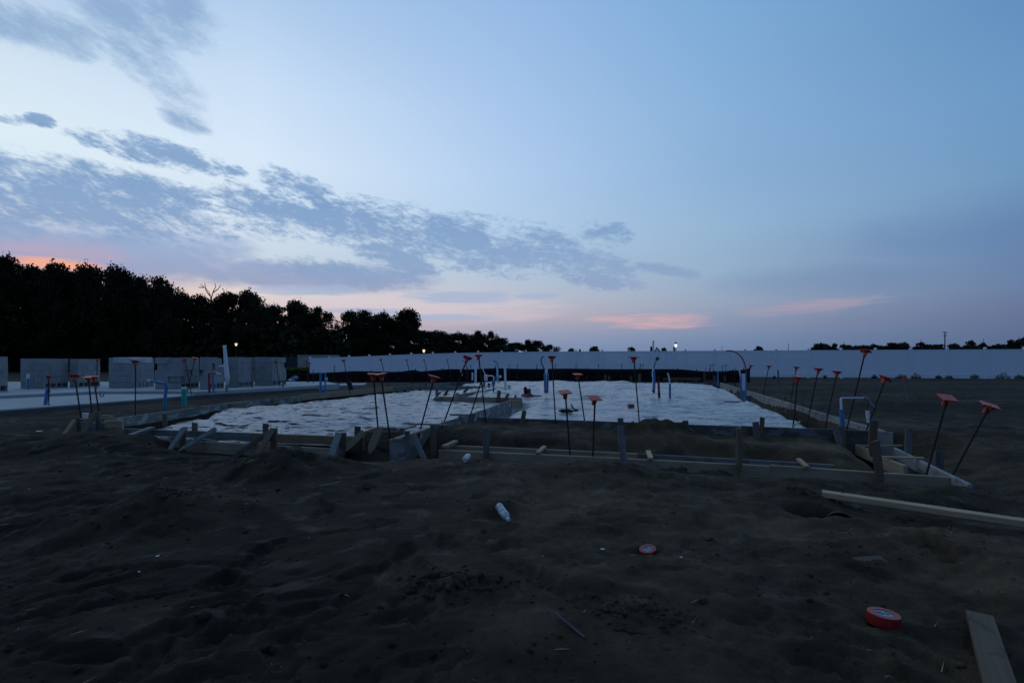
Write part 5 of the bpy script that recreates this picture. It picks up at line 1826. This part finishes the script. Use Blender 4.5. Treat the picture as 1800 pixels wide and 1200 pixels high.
pipe('vent_pipe', 888, 685, 18, 'white vent pipe with a cap right of the looped blue pipe', [('riser', 'white_pvc', 0.04, [(887.6, 641.5), (888.6, 686)]), ('cap', 'white_pvc', 0.052, [(887.5, 640.5), (887.7, 646)])])
pipe('pipe_stub', 830.5, 668, 23, 'short white pipe stub left of the tallest white pipe', [('tube', 'white_pvc', 0.035, [(830.7, 654.5), (830.3, 668)])])
pipe('looped_pipe', 874, 673, 20, 'white and blue pipe with a dark loop on top behind the white elbow', [
    ('white_tube', 'white_pvc', 0.026, [(874, 645), (874.3, 673)]), ('blue_tube', 'blue_pipe', 0.024, [(875.5, 646, 0.1), (876, 672, 0.1)]), ('dark_loop', 'navy', 0.016, [(867, 634), (871, 635.5), (874.5, 640), (875.2, 647)]), ('blue_valve', 'blue_pipe', 0.05, [(871, 662), (874, 664)]), ('white_valve', 'white_pvc', 0.05, [(877.5, 663.5), (881, 660.5)])])
pipe('elbow_pipe', 868, 689, 16.5, 'white elbow pipe on a blue valve, with a white box end, right of the step', [
    ('white_arm', 'white_pvc', 0.02, [(855, 661), (861, 660.3), (866, 660.8), (868, 663.5), (868, 668)]), ('blue_valve', 'blue_pipe', 0.055, [(867.5, 668), (867.3, 677)]), ('blue_stem', 'blue_pipe', 0.03, [(867.3, 676), (867.5, 689)]),
    ('blue_handle', 'blue_pipe', 0.022, [(864, 668.5, -0.05), (867, 671, -0.05)]), ('end_box', 'white_pvc', 0.055, [(854, 658), (854.2, 669)]), ('white_hose', 'white_pvc', 0.014, [(853.5, 659), (851, 654), (848.5, 648)])])
pipe('looped_tube', 820, 676, 21.5, 'thin white tube looping left beside the tipped rebar cap', [('white_tube', 'white_pvc', 0.014, [(813, 660), (809, 648), (809, 640), (812, 634)]), ('dark_tube', 'navy', 0.014, [(812, 633.5), (817, 637), (820.5, 646), (821, 674)])])
# red arch at the right edge of the plastic
Ya = 10.7
pipe('arched_pipe', 1306, 703, Ya, 'white pipe bundle with blue tubes and a big red and white arch', [
    ('white_riser', 'white_pvc', 0.036, [(1307, 656.5), (1307.2, 686)]), ('grey_foot', 'grey_plastic', 0.04, [(1307.2, 685.5), (1307.4, 706)]),
    ('blue_tube', 'blue_pipe', 0.010, [(1303.0, 656, -0.03), (1303.5, 704, -0.03)]), ('blue_tube', 'blue_pipe', 0.010, [(1311.5, 655, -0.03), (1311.5, 703, -0.03)]), ('blue_tube', 'blue_pipe', 0.011, [(1301.3, 652), (1301.6, 682), (1303, 703)]),
    ('red_tube', 'red_pipe', 0.013, [(1311.3, 656), (1310, 644), (1305.5, 631), (1297, 621.5), (1286, 616.5), (1275, 616.8)]),
    ('white_tube', 'white_pvc', 0.013, [(1275, 617), (1282, 627), (1290.5, 639), (1297.5, 648), (1301, 657), (1302, 668)])])
pipe('red_marker', 1290, 706, 10.4, 'thin red strip lying on the plastic at the foot of the red arch', [('strip', 'red_tape', 0.012, [(1273, 705.4), (1288, 706.2), (1302, 705.6)])], 'tape')
pipe('red_marker', 1160, 702, 14.6, 'red and white strip lying on the plastic before the red pipe stub', [('red_strip', 'red_tape', 0.016, [(1144, 701.2), (1160, 702.8), (1181, 702)]), ('white_strip', 'white_pvc', 0.016, [(1147, 701), (1165, 701.6), (1181, 701.4)])], 'tape')
pipe('bent_pipe', 1261, 690, 20, 'blue pipe bent over at the far right corner of the pad', [('blue_tube', 'blue_pipe', 0.03, [(1261.7, 679), (1262, 668), (1261.8, 655), (1263, 652.6), (1270, 652.3), (1280, 651.8)])])
# blue U pipe at the right
Yu = 7.25
pipe('u_pipe', 1480, 748, Yu, 'white U-shaped pipe on a thick blue riser at the right of the slab', [
    ('white_riser', 'white_pvc', 0.016, [(1478, 701), (1478.6, 712), (1479, 721)]), ('white_arm', 'white_pvc', 0.010, [(1477.5, 702), (1479, 699.3), (1484, 699.2), (1500, 699.2), (1523, 699)]), ('blue_riser', 'blue_pipe', 0.027, [(1479.5, 719), (1481, 750)]),
    ('blue_sleeve', 'blue_pipe', 0.031, [(1480, 731), (1481, 752)]), ('grey_hose', 'grey_plastic', 0.018, [(1518, 698.6), (1524, 701), (1530, 708), (1536, 715.5)])])
pipe('hanging_tag', 1526, 741, 7.3, 'pointed pale plastic stake hanging under the right arm of the U pipe', [('blade', 'white_pvc', 0.024, [(1525, 721.5), (1525.7, 735)]), ('point', 'white_pvc', 0.016, [(1525.7, 735), (1526.2, 742)]), ('stem', 'brown', 0.014, [(1523, 708), (1525, 722)])], 'tag')
# pipes on the left
pipe('elbow_pipe', 291, 722, 10.6, 'blue elbow pipe with a white tip pointing left in front of the block stacks', [
    ('white_tip', 'white_pvc', 0.014, [(258.5, 668), (266, 670)]), ('blue_arm', 'blue_pipe', 0.022, [(265, 669.8), (291.5, 674)]), ('blue_elbow', 'blue_pipe', 0.036, [(291.5, 672), (293, 681)]), ('blue_riser', 'blue_pipe', 0.030, [(292.8, 680), (290.5, 697), (289.8, 721)]), ('blue_hose', 'blue_pipe', 0.014, [(291, 674), (294.3, 677), (295, 682)])])
pipe('cleanout_pipe', 323.5, 712, 11.6, 'short thick teal pipe with a white cap between the left form and the slab', [('tube', 'teal_pipe', 0.054, [(323.7, 683), (323.8, 713)]), ('cap', 'white_pvc', 0.056, [(323.7, 680.3), (323.7, 683.5)])])
pipe('pipe_stub', 82, 713, 11.4, 'blue pipe stub at the left edge of the lower slab', [('tube', 'blue_pipe', 0.036, [(83.5, 683), (82, 695), (79.5, 713)]), ('hook', 'blue_pipe', 0.024, [(83, 684), (85.5, 681.5), (86.5, 690)])])
pipe('pipe_stub', 48, 684, 16.4, 'blue pipe stub with a white top before the block stack near the left edge', [('blue_tube', 'blue_pipe', 0.032, [(49.3, 664), (48.8, 684)]), ('white_top', 'white_pvc', 0.036, [(49.6, 657), (49.2, 665)]), ('white_tube', 'white_pvc', 0.012, [(47.2, 660), (47, 684)])])
pipe('bent_pipe', 564, 690, 15.5, 'blue double pipe bent left like a table with a light blue disc', [('arm', 'blue_pipe', 0.02, [(546, 655.5), (573, 655.3)]), ('leg', 'blue_pipe', 0.034, [(563.5, 655.5), (563.7, 692)]), ('leg', 'blue_pipe', 0.024, [(571.7, 655.5), (571.5, 691)]), ('disc', 'cyan', 0.045, [(573.2, 663), (573.6, 668.5)])])
r_ = pipe('vent_pipe', 397, 688, 15.2, 'tall white bulging vent pipe in front of the block stacks', [
    ('riser', 'white_pvc', [0.045, 0.045, 0.045, 0.046, 0.047, 0.05, 0.052, 0.054, 0.055, 0.058, 0.06, 0.062, 0.064, 0.066, 0.066, 0.066, 0.064, 0.06, 0.055, 0.05, 0.046, 0.042, 0.04, 0.04, 0.038], [(394.8, 607), (396.5, 630), (398.5, 655), (399.5, 668), (398.5, 676)]),
    ('foot', 'grey_plastic', 0.036, [(398.5, 675), (398.8, 690)]), ('side_arm', 'white_pvc', 0.018, [(384.5, 643.3), (395, 643.6)]), ('red_wire', 'red_pipe', 0.008, [(384, 644), (386, 651), (388, 655)])])
pipe('bent_pipe', 372, 690, 15.0, 'red pipe and blue pipe joined at the top beside the tall white vent pipe', [('red_leg', 'red_pipe', 0.03, [(367.3, 656), (368, 690)]), ('red_arm', 'red_pipe', 0.018, [(366.5, 655.8), (380, 655.3)]), ('blue_leg', 'blue_pipe', 0.024, [(374.2, 657), (375.5, 690)]), ('white_tip', 'white_pvc', 0.018, [(380, 655.2), (387.5, 657)])])
pipe('leaning_pipe', 617, 686, 19, 'black leaning pipe in the dirt before the left end of the silt fence', [('tube', 'black_pipe', 0.09, [(612.5, 670.5), (615, 676), (617.5, 685)])])
pipe('loose_pipe', 497, 681, 18.3, 'short white leaning pipe piece at the foot of the rightmost block stack', [('tube', 'white_pvc', 0.02, [(494, 673), (499, 679)]), ('dark_foot', 'black_pipe', 0.03, [(497, 675), (498, 681)])])

# ------------------------------------------------------------------ things on the plastic


def coil():
    c = PY(999, 725, 10.6)
    c.z = sh(c.x, c.y) + 0.02
    r = root('cable_coil', c, 'black coil of cable with a loose end lying at the front of the plastic', 'cable')
    pts = []
    for k in range(90):
        a = k / 90 * 2 * math.pi * 3.4
        q = 0.125 + 0.02 * math.sin(k * 0.37)
        pts.append((-0.05 + q * math.cos(a), q * 0.8 * math.sin(a), 0.008 + 0.035 * k / 90 + 0.006 * math.sin(k)))
    bm = bmesh.new()
    tube(bm, pts, 0.016, 6)
    bm_obj('loops', bm, M['black_pipe'], r, True)
    bm = bmesh.new()
    tube(bm, curve([(0.05, 0.0, 0.02), (0.17, -0.02, 0.03), (0.2, 0.02, 0.04), (0.12, 0.02, 0.06), (0.07, 0.0, 0.14), (0.06, 0, 0.16)], 6), 0.016, 6)
    bm_obj('loose_end', bm, M['black_pipe'], r, True)


coil()


def brick():
    c = PY(1109, 717, 12.4)
    z = sh(c.x, c.y)
    bm = bmesh.new()
    box(bm, -0.068, 0.068, -0.05, 0.05, 0, 0.085, 0.006)
    for k in (-0.035, 0, 0.035):
        vs = box(bm, k - 0.01, k + 0.01, -0.052, 0.0, 0.02, 0.06)
    o = bm_obj('brick', bm, M['brick'], loc=(c.x, c.y, z + 0.002))
    o.rotation_euler = (0, 0, 0.15)
    tag(o, 'single dark red brick lying on the plastic left of the tall capped rebar', 'brick')


brick()


def tool_heap():
    c = PY(928, 691, 16.0)
    c.z = sh(c.x, c.y)
    r = root('red_tool_bag', c, 'red bag with dark tools sticking out, lying in the middle of the plastic', 'tool bag')
    bm = bmesh.new()
    bmesh.ops.create_icosphere(bm, subdivisions=3, radius=1.0)
    for v in bm.verts:
        n_ = 1 + 0.18 * math.sin(v.co.x * 5 + v.co.y * 3) * math.cos(v.co.y * 6)
        v.co = Vector((v.co.x * 0.20 * n_, v.co.y * 0.13 * n_, max(0, v.co.z) * 0.10 * n_))
    bm_obj('bag', bm, M['red_tape'], r, True)
    bm = bmesh.new()
    tube(bm, [(-0.07, 0, 0.05), (-0.085, 0, 0.2), (-0.08, 0, 0.26), (-0.07, 0, 0.30)], [0.05, 0.05, 0.055, 0.035], 10)
    bm_obj('dark_cylinder', bm, M['black_pipe'], r, True)
    bm = bmesh.new()
    box(bm, -0.035, 0.09, -0.05, 0.05, 0.08, 0.24, 0.02)
    bm_obj('dark_box', bm, M['navy'], r)
    bm = bmesh.new()
    tube(bm, curve([(0.16, 0, 0.03), (0.25, 0.02, 0.015), (0.36, 0.0, 0.02), (0.42, 0.02, 0.012)], 5), 0.02, 6)
    bm_obj('strap', bm, M['red_tape'], r, True)


tool_heap()


def small_bits():
    c = PY(895, 673.5, 20)
    bm = bmesh.new()
    box(bm, -0.05, 0.05, -0.04, 0.04, 0, 0.05, 0.01)
    tag(bm_obj('dark_block', bm, M['navy'], loc=(c.x, c.y, sh(c.x, c.y) + 0.01)), 'small dark block on the far plastic right of the white capped pipe', 'block')
    b0 = PY(1081, 689, 15)
    b0.z = sh(b0.x, b0.y)
    bm = bmesh.new()
    tube(bm, [(-0.09, 0, 0), (-0.085, 0, 0.075), (0.09, 0, 0.068), (0.095, 0, -0.01)], 0.006, 6)
    tag(bm_obj('wire_staple', bm, M['navy'], loc=b0), 'thin wire staple standing in the middle of the plastic', 'wire')
    c = PY(1028, 687, 15.5)
    bm = bmesh.new()
    tube(bm, curve([(-0.12, 0, 0.01), (0, 0.02, 0.02), (0.1, 0, 0.03), (0.22, 0.03, 0.02)], 5), 0.012, 6)
    tag(bm_obj('dark_stick', bm, M['navy'], loc=(c.x, c.y, sh(c.x, c.y) + 0.01)), 'thin dark stick lying on the plastic beside the cap over the coil', 'stick')
    # white scrap on the left stake cluster
    c = PY(150, 734, 8.3)
    bm = bmesh.new()
    rings = lathe(bm, [(0.035, 0), (0.045, 0.07), (0.047, 0.075)], 14)
    caps(bm, rings)
    tag(bm_obj('white_cup', bm, M['paper'], loc=(c.x, c.y, c.z)), 'small white cup standing on a lath at the left stake cluster', 'cup')
    # bluish bundle by the grass
    c = PY(516, 669, 25)
    r = root('blue_bundle', c, 'white and blue bundle on the dirt between the block stacks and the white fence', 'bundle')
    for nm, mat, sx, sy, sz, ox, oz in (('blue_part', 'blue_pipe', 0.2, 0.15, 0.1, 0.06, 0.12), ('white_part', 'paper', 0.2, 0.16, 0.08, -0.05, 0.04)):
        bm = bmesh.new()
        bmesh.ops.create_icosphere(bm, subdivisions=2, radius=1)
        for v in bm.verts:
            k = 1 + 0.25 * math.sin(v.co.x * 4 + v.co.z * 7)
            v.co = Vector((v.co.x * sx * k + ox, v.co.y * sy * k, v.co.z * sz * k + oz))
        bm_obj(nm, bm, M[mat], r)
    # disc on the slab
    c = Pz(179, 697, 0.12)
    bm = bmesh.new()
    for rr, zz in ((0.055, 0), (0.03, 0)):
        pass
    pts = [(0.05 * math.cos(a), 0, 0.055 + 0.05 * math.sin(a)) for a in [k * 2 * math.pi / 20 for k in range(21)]]
    tube(bm, pts, 0.018, 8)
    tag(bm_obj('tape_ring', bm, M['grey_plastic'], loc=(c.x, c.y, c.z)), 'small dark ring standing on the pale slab right of the three left caps', 'ring')


small_bits()

# ------------------------------------------------------------------ foreground things


def bottle(p_cap, p_base, length, rad, label, tag_cap=True):
    a, c = Vector(p_base), Vector(p_cap)
    d = (c - a).normalized()
    mid = (a + c) / 2
    o_ = mid - d * length / 2
    r = root('water_bottle', o_, label, 'bottle', 'empty plastic bottles')
    r.matrix_world = axes_matrix(o_, Vector((1, 0, 0)) - d * d.x, d)
    L = length
    prof = [(0.0, 0.006), (rad * 0.6, 0.002), (rad * 0.9, 0.004), (rad, 0.014)]
    for k in range(5):
        z = 0.02 + L * 0.07 * k
        prof += [(rad, z), (rad * 0.93, z + L * 0.02), (rad * 0.93, z + L * 0.035), (rad, z + L * 0.055)]
    prof += [(rad * 0.97, L * 0.46), (rad * 0.86, L * 0.52), (rad * 0.97, L * 0.58), (rad, L * 0.66), (rad * 0.93, L * 0.74), (rad * 0.7, L * 0.84), (rad * 0.42, L * 0.91), (rad * 0.40, L * 0.94)]
    bm = bmesh.new()
    lathe(bm, prof, 20)
    for v in bm.verts:
        v.co.x += 0.0035 * math.sin(v.co.z * 60 + v.co.y * 80)
    o = bm_obj('bottle_body', bm, M['bottle'], r, True)
    sol = o.modifiers.new('wall', 'SOLIDIFY')
    sol.thickness = 0.0012
    bm = bmesh.new()
    rings = lathe(bm, [(rad * 0.46, L * 0.935), (rad * 0.48, L * 0.94), (rad * 0.48, L * 0.995), (rad * 0.42, L)], 16)
    caps(bm, rings)
    bm_obj('bottle_cap', bm, M['white_pvc'], r)
    bm = bmesh.new()
    lathe(bm, [(rad * 1.012, L * 0.30), (rad * 1.012, L * 0.44)], 20)
    bm_obj('wrapper', bm, M['wrap'], r, True)
    return r


pc, pb = PY(894.5, 914, 3.30), PY(875.5, 888, 3.47)
bottle(pc, pb, 0.185, 0.0265, 'empty clear plastic bottle lying cap first in the dark dirt of the middle foreground')
g0 = PY(820, 820, 5.2)
pc, pb = Vector((g0.x + 0.02, 5.27, gh(g0.x + 0.02, 5.27) + 0.055)), Vector((g0.x - 0.012, 5.12, gh(g0.x - 0.012, 5.12) + 0.032))
bottle(pc, pb, 0.17, 0.029, 'empty clear plastic bottle lying near the left end of the footing boards')


def tape_roll(c, rad, wid, label, yaw, tilt=(0, 0), prints=True):
    r = root('tape_roll', c, label, 'tape roll', 'red rolls of tape')
    r.rotation_euler = (R(tilt[0]), R(tilt[1]), yaw)
    bm = bmesh.new()
    ri = rad * 0.56
    prof = [(ri, 0.0), (rad - 0.002, 0.0), (rad, 0.002), (rad + 0.0006, wid * 0.5), (rad, wid - 0.002), (rad - 0.002, wid), (ri, wid), (ri, 0.0)]
    lathe(bm, prof, 48)
    bm_obj('tape', bm, M['red_tape'], r, True).data.polygons.foreach_set('use_smooth', [False] * (48 * 7))
    bm = bmesh.new()
    rings = lathe(bm, [(ri * 0.995, 0.002), (ri * 0.995, wid - 0.003)], 40)
    caps(bm, rings)
    lab = bm_obj('core_label', bm, M['label'], r)
    z = wid - 0.0022
    for mat, x0, x1, y0, y1 in (('ink', -0.62, -0.05, 0.30, 0.56), ('ink_green', -0.55, 0.15, -0.10, 0.16), ('ink', 0.12, 0.72, -0.34, -0.16), ('ink_green', 0.3, 0.8, 0.12, 0.22)):
        n = 5
        bm = bmesh.new()
        for k in range(n):     # row of short strokes like print too small to read
            a_ = x0 + (x1 - x0) * k / n
            box(bm, a_ * ri, (a_ + (x1 - x0) / n * 0.82) * ri, y0 * ri, y1 * ri, z - 0.0005, z + 0.0004 + 0.0001 * (k % 2))
        bm_obj('print', bm, M[mat], lab)


c = hit(1553, 1080, 0.03)
c.z -= 0.008
tape_roll(c, 0.059, 0.046, 'large red roll of tape with a white printed core in the right foreground', 0.3, (0, 3))
c = hit(1140, 964, 0.02)
c.z -= 0.014
tape_roll(c, 0.047, 0.040, 'smaller red roll of tape half tipped in the dirt of the middle foreground', -0.2, (12, -8))


def plank(name, p0, p1, w, t, mat, label, lift=0.0, roll=0.0):
    a, c = on_ground(p0, t + lift), on_ground(p1, t + lift)
    return stake(name, a, c, w, t, M[mat], label, 'plank', 'loose planks on the dirt', face=(UP + Vector((0, -roll, 0))).normalized(), sink=0.0, pointed=False)


p0, p1 = Pz(1445, 871, 0.05), Pz(1850, 921, 0.05)
pl = stake('loose_plank', Vector((p0.x, p0.y, max(gh(p0.x, p0.y), -0.04) + 0.022)), Vector((p1.x, p1.y, gh(p1.x, p1.y) + 0.05)), 0.089, 0.040, M['lath'], 'long light plank lying across the dirt at the right, a nail in its left end', 'plank', 'loose planks on the dirt', face=UP, sink=0.0, pointed=False)
bm = bmesh.new()
lathe(bm, [(0.0, -0.02), (0.0022, -0.015), (0.0022, 0.036), (0.005, 0.036), (0.005, 0.0385), (0.0, 0.039)], 8)
bpy.context.view_layer.update()
nail = bm_obj('nail', bm, M['rebar'], pl)
nail.location = (0.13, 0.0, 0.019)
p0, p1 = hit(1722, 1079, 0.03), Pz(1800, 1330, 0.035)
stake('loose_plank', on_ground(p0, 0.022), on_ground(p1, 0.03), 0.085, 0.032, M['worn'], 'short weathered plank pointing out of the bottom right corner', 'plank', 'loose planks on the dirt', face=UP, sink=0.0, pointed=False)
p0, p1 = hit(1462, 988), hit(1556, 985)
stake('loose_plank', on_ground(p0, -0.026), on_ground(p1, -0.014), 0.08, 0.035, M['brown'], 'dark plank half buried in sand above the large tape roll', 'plank', 'loose planks on the dirt', face=(UP + Vector((0, -0.5, 0))).normalized(), sink=0.0, pointed=False)


def drain_pipe():
    c = PIPE_C.copy()
    c.z = -0.072
    c.y -= 0.02
    c.x += 0.015
    r = root('drain_pipe', c, 'round black drain pipe end sunk in a dark hollow beside the long light plank', 'drain pipe')
    d = Vector((-0.42, -0.88, 0.16)).normalized()
    Mx = axes_matrix(Vector((0, 0, 0)), Vector((1, 0, 0)) - d * d.x, d)
    bm = bmesh.new()
    prof = [((0.098 if k % 2 else 0.090), -0.36 + 0.02 * k) for k in range(18)]
    prof += [(0.099, 0.0), (0.098, 0.004), (0.091, 0.004), (0.088, 0.0), (0.088, -0.36)]
    lathe(bm, prof, 32, Mx)
    bm_obj('corrugated_tube', bm, M['black_pipe'], r, True)
    bm = bmesh.new()
    rings = lathe(bm, [(0.0885, -0.34), (0.0885, -0.32)], 32, Mx)
    caps(bm, rings)
    bm_obj('end_plug', bm, M['black_pipe'], r)


drain_pipe()
p0, p1 = hit(974, 1081, 0.01), hit(1028, 1122)
a, c = on_ground(p0, 0.022), on_ground(p1, 0.004)
bm = bmesh.new()
tube(bm, [(0, 0, 0), (c - a)], 0.0052, 10)
tag(bm_obj('thin_pipe', bm, M['dull_grey'], loc=a), 'thin grey pipe piece lying in the dirt at the bottom centre', 'pipe')
for px, py, s, lab in ((1059, 966, 0.008, 'tiny white scrap left of the smaller tape roll'), (1197, 980, 0.005, 'tiny white scrap right of the smaller tape roll'), (277, 978, 0.007, 'tiny white scrap in the dark dirt at the left, farther of two'), (245, 1005, 0.005, 'tiny white scrap in the dark dirt at the left, nearer of two'), (68, 744, 0.03, 'small pale scrap on the dirt ridge at the left'), (735, 797, 0.016, 'tiny white scrap at the foot of the step')):
    p = hit(px, py)
    p.z += 0.003
    if py < 800:
        p = on_ground(PY(px, py, 7.8 if px < 100 else 6.1), 0.004)
    bm = bmesh.new()
    bmesh.ops.create_grid(bm, x_segments=3, y_segments=3, size=s)
    for v in bm.verts:
        v.co.z += random.uniform(0, s * 0.7)
        v.co.x *= 1.3
    tag(bm_obj('paper_scrap', bm, M['paper'], loc=p), lab, 'scrap', 'white scraps in the dirt')

for o in list(COL.objects):       # numbering that Blender added is fine; keep shading flat on boards
    pass
